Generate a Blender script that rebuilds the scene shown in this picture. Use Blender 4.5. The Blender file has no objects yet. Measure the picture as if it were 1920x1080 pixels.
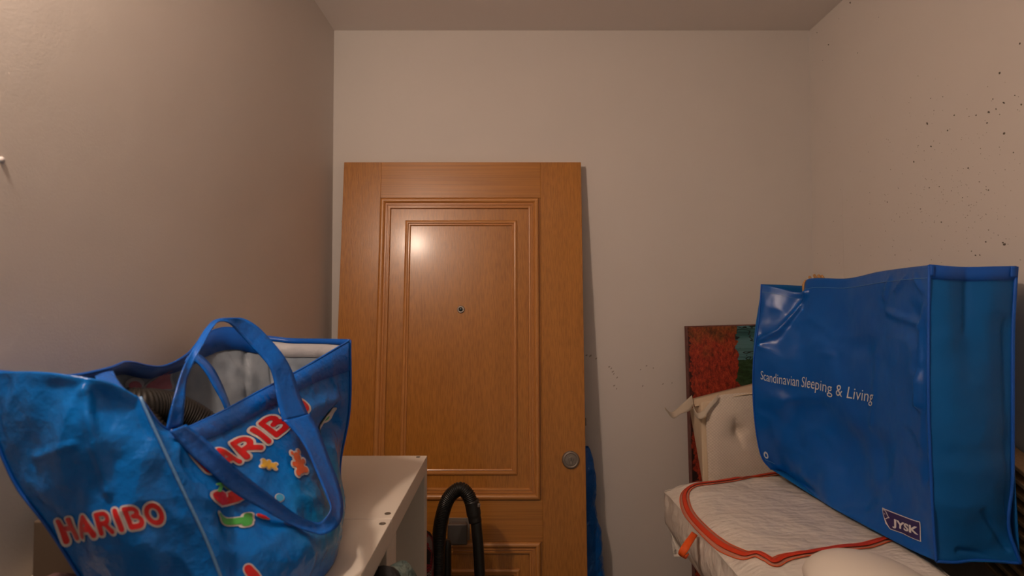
import bpy, bmesh, math, random
import numpy as np
from mathutils import Vector, noise

# ---------------------------------------------------------------- camera, world, light, exposure
SC = bpy.context.scene
COL = SC.collection
H = 1.505                       # eye height
FPX = 1067.0                    # focal length for a 1920 px wide frame
PITCH = math.atan(28.0 / FPX)

cam_d = bpy.data.cameras.new('camera')
cam = bpy.data.objects.new('camera', cam_d)
COL.objects.link(cam)
cam.location = (0, 0, H)
cam.rotation_euler = (math.pi / 2 + PITCH, 0, 0)
cam_d.sensor_width = 36.0
cam_d.lens = FPX * 36.0 / 1920.0
cam_d.clip_start = 0.02
cam_d.dof.use_dof = True
cam_d.dof.focus_distance = 1.6
cam_d.dof.aperture_fstop = 5.6
SC.camera = cam

world = bpy.data.worlds.new('world')
SC.world = world
world.use_nodes = True
bgn = world.node_tree.nodes['Background']
bgn.inputs['Color'].default_value = (0.78, 0.86, 0.76, 1)
bgn.inputs['Strength'].default_value = 0.175

ld = bpy.data.lights.new('bulb_light', 'POINT')
ld.energy = 23.0
ld.color = (1.0, 0.77, 0.61)
ld.shadow_soft_size = 0.035
lo = bpy.data.objects.new('bulb_light', ld)
lo.location = (-0.590, 0.45, 2.17)
COL.objects.link(lo)

SC.view_settings.view_transform = 'Standard'
SC.view_settings.look = 'None'
SC.view_settings.gamma = 1.0
SC.view_settings.use_curve_mapping = False
SC.view_settings.exposure = 0.0

# ---------------------------------------------------------------- helpers
CP, SP = math.cos(PITCH), math.sin(PITCH)

def ray(px, py):
    x = (px - 960.0) / FPX
    y = (540.0 - py) / FPX
    return Vector((x, CP - y * SP, SP + y * CP))

def P(px, py, Y):
    d = ray(px, py)
    return Vector((0, 0, H)) + d * (Y / d.y)

def Pz(px, py, z):
    d = ray(px, py)
    return Vector((0, 0, H)) + d * ((z - H) / d.z)

def Px(px, py, x):
    d = ray(px, py)
    return Vector((0, 0, H)) + d * (x / d.x)

def proj(A):
    A = np.asarray(A, float)
    dz = A[..., 2] - H
    fw = A[..., 1] * CP + dz * SP
    up = -A[..., 1] * SP + dz * CP
    return np.stack([960 + FPX * A[..., 0] / fw, 540 - FPX * up / fw], -1)

def V(x, y, z):
    return Vector((x, y, z))

def set_props(o, label=None, cat=None, group=None, kind=None):
    if label: o['label'] = label
    if cat: o['category'] = cat
    if group: o['group'] = group
    if kind: o['kind'] = kind
    return o

def empty(name, loc, label, cat, group=None):
    o = bpy.data.objects.new(name, None)
    o.empty_display_size = 0.05
    o.location = loc
    COL.objects.link(o)
    return set_props(o, label, cat, group)

def mesh_obj(name, verts, faces, mats, parent=None, smooth=True, midx=None):
    me = bpy.data.meshes.new(name)
    me.from_pydata([tuple(v) for v in verts], [], faces)
    if not isinstance(mats, (list, tuple)): mats = [mats]
    for m in mats: me.materials.append(m)
    if midx is not None:
        me.polygons.foreach_set('material_index', midx)
    me.polygons.foreach_set('use_smooth', [smooth] * len(me.polygons))
    me.update()
    o = bpy.data.objects.new(name, me)
    COL.objects.link(o)
    if parent is not None:
        bpy_parent(o, parent)
    return o

def bpy_parent(o, parent):
    # geometry is authored in world space; keep it there
    o.parent = parent
    loc = Vector((0, 0, 0))
    q = parent
    while q is not None:
        loc += q.location
        q = q.parent
    o.location = o.location - loc

def bm_obj(name, bm, mats, parent=None, smooth=False):
    bmesh.ops.recalc_face_normals(bm, faces=bm.faces[:])
    me = bpy.data.meshes.new(name)
    bm.to_mesh(me); bm.free()
    if not isinstance(mats, (list, tuple)): mats = [mats]
    for m in mats: me.materials.append(m)
    me.polygons.foreach_set('use_smooth', [smooth] * len(me.polygons))
    o = bpy.data.objects.new(name, me)
    COL.objects.link(o)
    if parent is not None: bpy_parent(o, parent)
    return o

def hexa(bm, c, bevel=0.0, seg=2):
    """c: 8 corners, bottom 4 (ccw) then top 4"""
    vs = [bm.verts.new(p) for p in c]
    fs = [(0, 3, 2, 1), (4, 5, 6, 7), (0, 1, 5, 4), (1, 2, 6, 5), (2, 3, 7, 6), (3, 0, 4, 7)]
    faces = [bm.faces.new([vs[i] for i in f]) for f in fs]
    if bevel > 0:
        es = list({e for f in faces for e in f.edges})
        bmesh.ops.bevel(bm, geom=es, offset=bevel, segments=seg, affect='EDGES', profile=0.5)

def box(bm, x0, x1, y0, y1, z0, z1, bevel=0.0, seg=2):
    hexa(bm, [(x0, y0, z0), (x1, y0, z0), (x1, y1, z0), (x0, y1, z0),
              (x0, y0, z1), (x1, y0, z1), (x1, y1, z1), (x0, y1, z1)], bevel, seg)

def tube(name, pts, radius, mat, parent=None, sides=12, ripple=0.0, pitch=0.0045, smooth=True, sub=None, caps=True):
    pts = [Vector(p) for p in pts]
    # catmull-rom resample
    def cr(p0, p1, p2, p3, t):
        return 0.5 * ((2 * p1) + (p2 - p0) * t + (2 * p0 - 5 * p1 + 4 * p2 - p3) * t * t + (3 * p1 - p0 - 3 * p2 + p3) * t ** 3)
    Q = [pts[0] * 2 - pts[1]] + pts + [pts[-1] * 2 - pts[-2]]
    dense = []
    for i in range(1, len(Q) - 2):
        for k in range(40):
            dense.append(cr(Q[i - 1], Q[i], Q[i + 1], Q[i + 2], k / 40))
    dense.append(pts[-1])
    L = [0]
    for a, b in zip(dense, dense[1:]): L.append(L[-1] + (b - a).length)
    tot = L[-1]
    step = pitch / 4 if ripple else (sub or max(tot / 60, 0.004))
    n = max(2, int(tot / step))
    D = np.array([tuple(d) for d in dense]); S = np.linspace(0, tot, n + 1)
    C = np.stack([np.interp(S, L, D[:, k]) for k in range(3)], 1)
    up = Vector((0.13, 0.9, 0.3)).normalized()
    verts, faces = [], []
    for i in range(n + 1):
        a = Vector(C[max(i - 1, 0)]); b = Vector(C[min(i + 1, n)])
        t = (b - a).normalized()
        s = t.cross(up)
        if s.length < 1e-4: s = t.orthogonal()
        s.normalize(); w = s.cross(t).normalized()
        up = w
        r = radius(S[i] / tot) if callable(radius) else radius
        if ripple: r = r * (1 + ripple * (1 if (i % 4) in (0, 1) else -1))
        for k in range(sides):
            an = 2 * math.pi * k / sides
            verts.append(Vector(C[i]) + s * math.cos(an) * r + w * math.sin(an) * r)
    for i in range(n):
        for k in range(sides):
            k2 = (k + 1) % sides
            faces.append((i * sides + k, i * sides + k2, (i + 1) * sides + k2, (i + 1) * sides + k))
    if caps:
        faces.append(tuple(range(sides - 1, -1, -1)))
        faces.append(tuple(n * sides + k for k in range(sides)))
    return mesh_obj(name, verts, faces, mat, parent, smooth)

def crspline1(A, t):
    """A: (n, ..., 3) control, t array in [0,1] -> (len(t), ..., 3)"""
    n = len(A)
    A = np.concatenate([(2 * A[0] - A[1])[None], A, (2 * A[-1] - A[-2])[None]], 0)
    x = np.clip(t, 0, 1) * (n - 1)
    i = np.minimum(x.astype(int), n - 2)
    f = (x - i).reshape((-1,) + (1,) * (A.ndim - 1))
    p0, p1, p2, p3 = A[i], A[i + 1], A[i + 2], A[i + 3]
    return 0.5 * (2 * p1 + (p2 - p0) * f + (2 * p0 - 5 * p1 + 4 * p2 - p3) * f ** 2 + (3 * p1 - p0 - 3 * p2 + p3) * f ** 3)

def fbm(A, scale, seed=0.0, octv=3):
    out = np.zeros(A.shape[:-1])
    it = np.ndindex(out.shape)
    for ix in it:
        p = A[ix]
        out[ix] = noise.fractal((p[0] * scale[0] + seed, p[1] * scale[1] + seed * 0.7, p[2] * scale[2] - seed), 1.0, 2.0, octv)
    return out

class Patch:
    """a cloth panel through control points given row by row (top to bottom)"""
    def __init__(self, ctrl, nu=90, nv=70, toward=True, wr=0.0, wscale=(9, 9, 9), seed=1.0, creases=(), edge=0.08, octv=3):
        A = np.array([[tuple(p) for p in row] for row in ctrl], float)
        u = np.linspace(0, 1, nu); v = np.linspace(0, 1, nv)
        G = crspline1(A, v)                               # nv, cu, 3
        G = crspline1(np.swapaxes(G, 0, 1), u)            # nu, nv, 3
        self.G = np.swapaxes(G, 0, 1)                     # nv, nu, 3
        self.nu, self.nv = nu, nv
        self._normals(toward)
        if wr or creases:
            U, W = np.meshgrid(u, v)
            win = np.minimum(1, np.minimum(np.minimum(U, 1 - U), np.minimum(W, 1 - W)) / edge)
            win = win * win * (3 - 2 * win)
            D = np.zeros((nv, nu))
            if wr:
                n = fbm(self.G, wscale, seed, octv)
                D += wr * (np.abs(n) * -1.6 + 0.6 * n + 0.3)
            base = self.G.copy()
            for pts, amp, width in creases:
                poly = []
                for q in pts:
                    uu, vv = self.pix2uv(*q); poly.append(self._lerp(base, uu, vv))
                d = np.full((nv, nu), 9.0)
                for a, b in zip(poly, poly[1:]):
                    ab = b - a
                    t = np.clip(((base - a) @ ab) / (ab @ ab + 1e-12), 0, 1)
                    d = np.minimum(d, np.linalg.norm(base - (a + t[..., None] * ab), axis=-1))
                D += amp * np.exp(-(d / width) ** 2)
            self.G = self.G + self.N * (D * win)[..., None]
            self._normals(toward)

    def _normals(self, toward):
        G = self.G
        du = np.gradient(G, axis=1); dv = np.gradient(G, axis=0)
        N = np.cross(du, dv)
        N /= np.linalg.norm(N, axis=-1, keepdims=True) + 1e-12
        c = G[self.nv // 2, self.nu // 2]; n = N[self.nv // 2, self.nu // 2]
        s = np.dot(n, np.array([0, 0, H]) - c)
        if (s > 0) != toward: N = -N
        self.N = N

    def _lerp(self, F, u, v):
        x = min(max(u, 0), 1) * (self.nu - 1); y = min(max(v, 0), 1) * (self.nv - 1)
        i = min(int(x), self.nu - 2); j = min(int(y), self.nv - 2)
        a, b = x - i, y - j
        return (F[j, i] * (1 - a) + F[j, i + 1] * a) * (1 - b) + (F[j + 1, i] * (1 - a) + F[j + 1, i + 1] * a) * b

    def at(self, u, v, off=0.0):
        return Vector(self._lerp(self.G, u, v) + self._lerp(self.N, u, v) * off)

    def pix2uv(self, px, py):
        pr = proj(self.G)
        d = np.hypot(pr[..., 0] - px, pr[..., 1] - py)
        j, i = np.unravel_index(np.argmin(d), d.shape)
        u, v = i / (self.nu - 1), j / (self.nv - 1)
        for _ in range(4):
            e = 0.004
            p = proj(self._lerp(self.G, u, v))
            pu = (proj(self._lerp(self.G, u + e, v)) - proj(self._lerp(self.G, u - e, v))) / (2 * e)
            pv = (proj(self._lerp(self.G, u, v + e)) - proj(self._lerp(self.G, u, v - e))) / (2 * e)
            J = np.array([[pu[0], pv[0]], [pu[1], pv[1]]])
            if abs(np.linalg.det(J)) < 1: break
            s = np.linalg.solve(J, np.array([px, py]) - p)
            u = min(max(u + float(np.clip(s[0], -.03, .03)), 0), 1); v = min(max(v + float(np.clip(s[1], -.03, .03)), 0), 1)
        return u, v

    def build(self, name, mats, parent=None, th=0.0012):
        G, N = self.G, self.N
        nv, nu = self.nv, self.nu
        out = G.reshape(-1, 3); inn = (G - N * th).reshape(-1, 3)
        verts = np.concatenate([out, inn]); M = nv * nu
        # winding so that face normals agree with N
        du = G[1, 1] - G[1, 0]; dv = G[1, 1] - G[0, 1]
        flip = np.dot(np.cross(G[0, 1] - G[0, 0], G[1, 0] - G[0, 0]), N[0, 0]) < 0
        faces, mi = [], []
        for j in range(nv - 1):
            for i in range(nu - 1):
                a, b, c, d = j * nu + i, j * nu + i + 1, (j + 1) * nu + i + 1, (j + 1) * nu + i
                f = (a, d, c, b) if flip else (a, b, c, d)
                faces.append(f); mi.append(0)
                faces.append(tuple(M + k for k in reversed(f))); mi.append(len(mats) - 1)
        rim = [i for i in range(nu)] + [j * nu + nu - 1 for j in range(1, nv)] + \
              [(nv - 1) * nu + i for i in range(nu - 2, -1, -1)] + [j * nu for j in range(nv - 2, 0, -1)]
        for k in range(len(rim)):
            a, b = rim[k], rim[(k + 1) % len(rim)]
            f = (a, b, M + b, M + a)
            faces.append(f if flip else tuple(reversed(f))); mi.append(0)
        o = mesh_obj(name, verts, faces, mats, parent, True, mi)
        uvl = o.data.uv_layers.new(name='UVMap')
        idx = np.zeros(len(o.data.loops), int); o.data.loops.foreach_get('vertex_index', idx)
        k = idx % M
        uv = np.stack([(k % nu) / (nu - 1), 1 - (k // nu) / (nv - 1)], 1)
        uvl.data.foreach_set('uv', uv.ravel())
        return o

    def decal(self, name, tris_verts, faces, quad_px, mat, parent, off=0.0006, uvquad=None):
        """map 2-D shape in unit box onto the panel through the four pixel corners (TL, TR, BR, BL)"""
        q = uvquad or [self.pix2uv(*c) for c in quad_px]
        vs = []
        for (x, y, *z) in tris_verts:
            t = 1 - y
            u = (q[0][0] * (1 - x) + q[1][0] * x) * (1 - t) + (q[3][0] * (1 - x) + q[2][0] * x) * t
            v = (q[0][1] * (1 - x) + q[1][1] * x) * (1 - t) + (q[3][1] * (1 - x) + q[2][1] * x) * t
            vs.append(self.at(u, v, off + (z[0] if z else 0)))
        return mesh_obj(name, vs, faces, mat, parent, True)

def ribbon(name, eA, eB, mat, parent=None, th=0.0018, n=60, m=4, bow=0.0):
    """flat strap between two edge polylines"""
    A = crspline1(np.array([tuple(p) for p in eA], float), np.linspace(0, 1, n))
    B = crspline1(np.array([tuple(p) for p in eB], float), np.linspace(0, 1, n))
    ts = np.linspace(0, 1, m)
    G = A[:, None] * (1 - ts)[None, :, None] + B[:, None] * ts[None, :, None]
    du = np.gradient(G, axis=0); dv = np.gradient(G, axis=1)
    N = np.cross(du, dv); N /= np.linalg.norm(N, axis=-1, keepdims=True) + 1e-12
    G = G + N * (bow * 4 * ts * (1 - ts))[None, :, None]
    up, dn = (G + N * th / 2).reshape(-1, 3), (G - N * th / 2).reshape(-1, 3)
    verts = np.concatenate([up, dn]); M = n * m
    faces = []
    for j in range(n - 1):
        for i in range(m - 1):
            a, b, c, d = j * m + i, j * m + i + 1, (j + 1) * m + i + 1, (j + 1) * m + i
            faces.append((a, d, c, b)); faces.append((M + a, M + b, M + c, M + d))
    rim = [i for i in range(m)] + [j * m + m - 1 for j in range(1, n)] + [(n - 1) * m + i for i in range(m - 2, -1, -1)] + [j * m for j in range(n - 2, 0, -1)]
    for k in range(len(rim)):
        a, b = rim[k], rim[(k + 1) % len(rim)]
        faces.append((a, b, M + b, M + a))
    o = mesh_obj(name, verts, faces, mat, parent, True)
    bm = bmesh.new(); bm.from_mesh(o.data); bmesh.ops.recalc_face_normals(bm, faces=bm.faces[:]); bm.to_mesh(o.data); bm.free()
    return o

# ---------------------------------------------------------------- 2-D shapes for flat print
def strokes_shape(strokes, w, dz=0.00003):
    """round-ended thick strokes -> verts (x, y, z), faces"""
    vs, fs = [], []
    k = 0
    for st in strokes:
        for a, b in zip(st, st[1:]):
            ax, ay = a; bx, by = b
            L = math.hypot(bx - ax, by - ay) + 1e-9
            nx, ny = -(by - ay) / L * w / 2, (bx - ax) / L * w / 2
            seg = max(1, int(L / 0.08)); s0 = len(vs); z = k * dz; k = (k + 1) % 7
            for s in range(seg + 1):
                t = s / seg; x, y = ax + (bx - ax) * t, ay + (by - ay) * t
                vs += [(x + nx, y + ny, z), (x, y, z), (x - nx, y - ny, z)]
            for s in range(seg):
                o = s0 + s * 3
                fs += [(o, o + 1, o + 4, o + 3), (o + 1, o + 2, o + 5, o + 4)]
        for (x, y) in st:
            s0 = len(vs); z = k * dz; k = (k + 1) % 7
            vs.append((x, y, z))
            for q in range(14):
                an = 2 * math.pi * q / 14
                vs.append((x + math.cos(an) * w / 2, y + math.sin(an) * w / 2, z))
            fs += [(s0, s0 + 1 + q, s0 + 1 + (q + 1) % 14) for q in range(14)]
    return vs, fs

def arc(cx, cy, rx, ry, a0, a1, n=9):
    return [(cx + rx * math.cos(math.radians(a0 + (a1 - a0) * i / n)), cy + ry * math.sin(math.radians(a0 + (a1 - a0) * i / n))) for i in range(n + 1)]

LET = {
    'H': (0.72, [[(0.12, .12), (0.12, .88)], [(0.6, .12), (0.6, .88)], [(0.12, .5), (0.6, .5)]]),
    'A': (0.82, [[(0.1, .12), (0.41, .86), (0.72, .12)], [(0.24, .36), (0.58, .36)]]),
    'R': (0.76, [[(0.13, .12), (0.13, .86), (.38, .86)] + arc(.38, .65, .22, .21, 90, -90) + [(0.13, .44)], [(.36, .44), (.64, .12)]]),
    'I': (0.36, [[(0.18, .12), (0.18, .88)]]),
    'B': (0.76, [[(0.13, .12), (0.13, .86), (.36, .86)] + arc(.36, .69, .2, .17, 90, -90) + [(.4, .52)] + arc(.4, .32, .24, .2, 90, -90) + [(0.13, .12)]]),
    'O': (0.86, [arc(.43, .5, .3, .36, 0, 360, 18)]),
}

def stroke_word(word, gap=0.06):
    x = 0; out = []
    for ch in word:
        w, st = LET[ch]
        for s in st: out.append([(x + a, b) for a, b in s])
        x += w + gap
    tot = x - gap
    return out, tot

def word_decal(patch, word, quad, red, white, parent, w_red=0.2, w_white=0.36):
    st, tot = stroke_word(word)
    for nm, w, m, off in (('lettering_outline', w_white, white, 0.0007), ('lettering', w_red, red, 0.0012)):
        vs, fs = strokes_shape(st, w)
        vs = [(x / tot, y, z) for x, y, z in vs]
        patch.decal(nm, vs, fs, quad, m, parent, off)

def text_shape(s, offset=0.0, cut=40):
    cu = bpy.data.curves.new('lettering', 'FONT')
    cu.body = s; cu.size = 1.0; cu.dimensions = '2D'; cu.fill_mode = 'FRONT'; cu.offset = offset
    cu.resolution_u = 4
    ob = bpy.data.objects.new('lettering', cu)
    COL.objects.link(ob)
    bpy.context.view_layer.update()
    dg = bpy.context.evaluated_depsgraph_get()
    me = bpy.data.meshes.new_from_object(ob.evaluated_get(dg))
    bpy.data.objects.remove(ob)
    bm = bmesh.new(); bm.from_mesh(me)
    xs = [v.co.x for v in bm.verts]; ys = [v.co.y for v in bm.verts]
    x0, x1, y0, y1 = min(xs), max(xs), min(ys), max(ys)
    for k in range(1, cut):
        bmesh.ops.bisect_plane(bm, geom=bm.verts[:] + bm.edges[:] + bm.faces[:], plane_co=(x0 + (x1 - x0) * k / cut, 0, 0), plane_no=(1, 0, 0))
    for v in bm.verts:
        v.co.x = (v.co.x - x0) / (x1 - x0); v.co.y = (v.co.y - y0) / (y1 - y0)
    vs = [(v.co.x, v.co.y) for v in bm.verts]
    bm.verts.index_update()
    fs = [tuple(v.index for v in f.verts) for f in bm.faces]
    bm.free(); bpy.data.meshes.remove(me)
    return vs, fs

def blob_shape(outline, rings=4):
    """smooth closed outline (unit box) -> fan with rings"""
    A = np.array([(x, y, 0) for x, y in outline], float)
    n = len(A); pts = []
    for i in range(n):
        p0, p1, p2, p3 = A[i - 1], A[i], A[(i + 1) % n], A[(i + 2) % n]
        for k in range(4):
            t = k / 4
            pts.append(0.5 * (2 * p1 + (p2 - p0) * t + (2 * p0 - 5 * p1 + 4 * p2 - p3) * t * t + (3 * p1 - p0 - 3 * p2 + p3) * t ** 3))
    c = A.mean(0); N = len(pts)
    vs = [(c[0], c[1])]; fs = []
    for r in range(1, rings + 1):
        for p in pts:
            q = c + (p - c) * r / rings; vs.append((q[0], q[1]))
    for i in range(N): fs.append((0, 1 + i, 1 + (i + 1) % N))
    for r in range(rings - 1):
        for i in range(N):
            a = 1 + r * N + i; b = 1 + r * N + (i + 1) % N
            fs.append((a, a + N, b + N, b))
    return vs, fs

def grow(outline, k):
    c = (sum(x for x, y in outline) / len(outline), sum(y for x, y in outline) / len(outline))
    return [(c[0] + (x - c[0]) * k, c[1] + (y - c[1]) * k) for x, y in outline]

# ---------------------------------------------------------------- materials
def mat(name, col, rough=0.6, spec=0.5, metal=0.0, bump=None, var=None, coat=0.0, sheen=0.0, trans=0.0, subs=0.0):
    m = bpy.data.materials.new(name); m.use_nodes = True
    nt = m.node_tree; b = nt.nodes['Principled BSDF']
    b.inputs['Base Color'].default_value = (*col, 1)
    b.inputs['Roughness'].default_value = rough
    b.inputs['Specular IOR Level'].default_value = spec
    b.inputs['Metallic'].default_value = metal
    b.inputs['Coat Weight'].default_value = coat
    b.inputs['Coat Roughness'].default_value = 0.25
    b.inputs['Sheen Weight'].default_value = sheen
    tc = nt.nodes.new('ShaderNodeTexCoord')
    geo = nt.nodes.new('ShaderNodeNewGeometry')
    if var:      # (scale, amount, colour2)
        sc, c2 = var[0], var[1]
        nz = nt.nodes.new('ShaderNodeTexNoise'); nz.inputs['Scale'].default_value = sc; nz.inputs['Detail'].default_value = 4
        nt.links.new(geo.outputs['Position'], nz.inputs['Vector'])
        rp = nt.nodes.new('ShaderNodeValToRGB')
        rp.color_ramp.elements[0].position = 0.35; rp.color_ramp.elements[1].position = 0.65
        rp.color_ramp.elements[0].color = (*col, 1); rp.color_ramp.elements[1].color = (*c2, 1)
        nt.links.new(nz.outputs['Fac'], rp.inputs['Fac']); nt.links.new(rp.outputs['Color'], b.inputs['Base Color'])
    if bump:     # list of (scale, strength, distance, stretch)
        prev = None
        for (sc, st, di, stretch) in bump:
            mp = nt.nodes.new('ShaderNodeMapping'); mp.inputs['Scale'].default_value = stretch
            nt.links.new(geo.outputs['Position'], mp.inputs['Vector'])
            nz = nt.nodes.new('ShaderNodeTexNoise'); nz.inputs['Scale'].default_value = sc; nz.inputs['Detail'].default_value = 3
            nt.links.new(mp.outputs['Vector'], nz.inputs['Vector'])
            bp = nt.nodes.new('ShaderNodeBump'); bp.inputs['Strength'].default_value = st; bp.inputs['Distance'].default_value = di
            nt.links.new(nz.outputs['Fac'], bp.inputs['Height'])
            if prev: nt.links.new(prev.outputs['Normal'], bp.inputs['Normal'])
            prev = bp
        nt.links.new(prev.outputs['Normal'], b.inputs['Normal'])
    return m

ONE = (1, 1, 1)
PAINT = mat('wall_paint', (0.68, 0.625, 0.58), 0.55, 0.3, var=(2.2, (0.655, 0.60, 0.555)), bump=[(260, 0.10, 0.002, ONE), (5, 0.12, 0.012, ONE)])
CEIL = mat('ceiling_paint', (0.76, 0.70, 0.66), 0.8, 0.2, bump=[(200, 0.06, 0.002, ONE)])
FLOOR = mat('floor_tile', (0.30, 0.24, 0.18), 0.4, 0.5, var=(3, (0.26, 0.2, 0.15)))
CHIP = mat('wall_mark', (0.10, 0.082, 0.06), 0.8)
CHIP2 = mat('wall_mark_pale', (0.33, 0.28, 0.235), 0.8)

def wood_mat(name, c1, c2, c3, axis, rough=0.34, coat=0.34, fine=1.0):
    m = bpy.data.materials.new(name); m.use_nodes = True
    nt = m.node_tree; b = nt.nodes['Principled BSDF']
    tc = nt.nodes.new('ShaderNodeNewGeometry')
    st = (95, 95, 0.9) if axis == 'z' else (0.9, 95, 95)
    st2 = (8, 8, 0.5) if axis == 'z' else (0.5, 8, 8)
    def nz(s, scale, det, dist=0.0):
        mp = nt.nodes.new('ShaderNodeMapping'); mp.inputs['Scale'].default_value = s
        nt.links.new(tc.outputs['Position'], mp.inputs['Vector'])
        n = nt.nodes.new('ShaderNodeTexNoise'); n.inputs['Scale'].default_value = scale; n.inputs['Detail'].default_value = det
        n.inputs['Distortion'].default_value = dist
        nt.links.new(mp.outputs['Vector'], n.inputs['Vector'])
        return n
    a = nz(st, 3.2 * fine, 4); g = nz(st2, 1.6, 3, 0.4)
    r1 = nt.nodes.new('ShaderNodeValToRGB')
    r1.color_ramp.elements[0].position = 0.34; r1.color_ramp.elements[1].position = 0.6
    r1.color_ramp.elements[0].color = (*c3, 1); r1.color_ramp.elements[1].color = (*c1, 1)
    nt.links.new(a.outputs['Fac'], r1.inputs['Fac'])
    r2 = nt.nodes.new('ShaderNodeValToRGB')
    r2.color_ramp.elements[0].position = 0.35; r2.color_ramp.elements[1].position = 0.68
    r2.color_ramp.elements[0].color = (*c2, 1); r2.color_ramp.elements[1].color = (*c1, 1)
    nt.links.new(g.outputs['Fac'], r2.inputs['Fac'])
    mx = nt.nodes.new('ShaderNodeMix'); mx.data_type = 'RGBA'; mx.inputs[0].default_value = 0.5
    nt.links.new(r1.outputs['Color'], mx.inputs[6]); nt.links.new(r2.outputs['Color'], mx.inputs[7])
    nt.links.new(mx.outputs[2], b.inputs['Base Color'])
    bp = nt.nodes.new('ShaderNodeBump'); bp.inputs['Strength'].default_value = 0.25; bp.inputs['Distance'].default_value = 0.0008
    nt.links.new(a.outputs['Fac'], bp.inputs['Height']); nt.links.new(bp.outputs['Normal'], b.inputs['Normal'])
    b.inputs['Roughness'].default_value = rough
    b.inputs['Coat Weight'].default_value = coat; b.inputs['Coat Roughness'].default_value = 0.17
    return m

W1, W2, W3 = (0.47, 0.186, 0.026), (0.39, 0.147, 0.018), (0.26, 0.090, 0.010)
WOODV = wood_mat('oak_veneer_upright', W1, W2, W3, 'z')
WOODH = wood_mat('oak_veneer_level', W1, W2, W3, 'x')
MOULD = wood_mat('oak_moulding', (0.55, 0.235, 0.062), (0.49, 0.20, 0.048), (0.40, 0.155, 0.034), 'z', 0.33, 0.4)
MOULDH = wood_mat('oak_moulding_level', (0.55, 0.235, 0.062), (0.49, 0.20, 0.048), (0.40, 0.155, 0.034), 'x', 0.33, 0.4)
SLATW = wood_mat('pine_slat', (0.46, 0.29, 0.15), (0.40, 0.24, 0.12), (0.33, 0.19, 0.09), 'z', 0.6, 0.0)
BAMBOO = wood_mat('bamboo_stick', (0.52, 0.27, 0.09), (0.46, 0.22, 0.07), (0.34, 0.15, 0.04), 'z', 0.5, 0.0)
STEEL = mat('brushed_steel', (0.26, 0.215, 0.18), 0.45, 0.5, 0.6, bump=[(300, 0.1, 0.0005, ONE)])
DARKSTEEL = mat('dark_grey_metal', (0.13, 0.11, 0.10), 0.4, 0.5, 0.6)
BRASS = mat('dull_brass', (0.42, 0.28, 0.12), 0.4, 0.5, 0.9)
BLACK = mat('black_plastic', (0.014, 0.013, 0.012), 0.35, 0.5)
HOSE = mat('black_ribbed_plastic', (0.009, 0.008, 0.007), 0.42, 0.35)
KEYH = mat('keyhole_black', (0.01, 0.01, 0.01), 0.6)
LENS = mat('peephole_lens', (0.03, 0.035, 0.035), 0.05, 0.8)
WHITE = mat('white_foil', (0.66, 0.60, 0.52), 0.42, 0.45, bump=[(120, 0.03, 0.001, ONE)])
CAP = mat('cap_grey', (0.10, 0.08, 0.06), 0.5)
TOTE = None

def tote_mat(name, teal):
    """glossy woven blue plastic, printed: teal patch in the lower middle of the panel"""
    m = bpy.data.materials.new(name); m.use_nodes = True
    nt = m.node_tree; b = nt.nodes['Principled BSDF']
    geo = nt.nodes.new('ShaderNodeNewGeometry')
    nz = nt.nodes.new('ShaderNodeTexNoise'); nz.inputs['Scale'].default_value = 6
    nt.links.new(geo.outputs['Position'], nz.inputs['Vector'])
    rp = nt.nodes.new('ShaderNodeValToRGB')
    rp.color_ramp.elements[0].color = (0.0, 0.115, 0.46, 1); rp.color_ramp.elements[1].color = (0.0, 0.145, 0.54, 1)
    rp.color_ramp.elements[0].position = 0.3; rp.color_ramp.elements[1].position = 0.7
    nt.links.new(nz.outputs['Fac'], rp.inputs['Fac'])
    last = rp.outputs['Color']
    if teal:
        uv = nt.nodes.new('ShaderNodeUVMap')
        vm = nt.nodes.new('ShaderNodeVectorMath'); vm.operation = 'DISTANCE'; vm.inputs[1].default_value = (teal[0], teal[1], 0)
        nt.links.new(uv.outputs['UV'], vm.inputs[0])
        mr = nt.nodes.new('ShaderNodeMapRange'); mr.inputs[1].default_value = 0.10; mr.inputs[2].default_value = teal[2]; mr.inputs[3].default_value = 1; mr.inputs[4].default_value = 0
        mr.interpolation_type = 'SMOOTHSTEP'
        nt.links.new(vm.outputs['Value'], mr.inputs[0])
        mx = nt.nodes.new('ShaderNodeMix'); mx.data_type = 'RGBA'
        nt.links.new(mr.outputs[0], mx.inputs[0]); nt.links.new(last, mx.inputs[6]); mx.inputs[7].default_value = (0.012, 0.21, 0.42, 1)
        last = mx.outputs[2]
    nt.links.new(last, b.inputs['Base Color'])
    # woven tape relief + crinkles
    def bump(scale, st, di, prev, tex='noise'):
        if tex == 'noise':
            n = nt.nodes.new('ShaderNodeTexNoise'); n.inputs['Scale'].default_value = scale; n.inputs['Detail'].default_value = 5; n.inputs['Roughness'].default_value = 0.6
        else:
            n = nt.nodes.new('ShaderNodeTexVoronoi'); n.inputs['Scale'].default_value = scale; n.feature = 'F1'
        nt.links.new(geo.outputs['Position'], n.inputs['Vector'])
        bp = nt.nodes.new('ShaderNodeBump'); bp.inputs['Strength'].default_value = st; bp.inputs['Distance'].default_value = di
        nt.links.new(n.outputs[0], bp.inputs['Height'])
        if prev: nt.links.new(prev.outputs['Normal'], bp.inputs['Normal'])
        return bp
    p = bump(9, 0.45, 0.02, None); p = bump(70, 0.28, 0.004, p, 'v'); p = bump(220, 0.45, 0.0015, p)
    nt.links.new(p.outputs['Normal'], b.inputs['Normal'])
    b.inputs['Roughness'].default_value = 0.2
    b.inputs['Specular IOR Level'].default_value = 0.36
    return m

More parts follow.
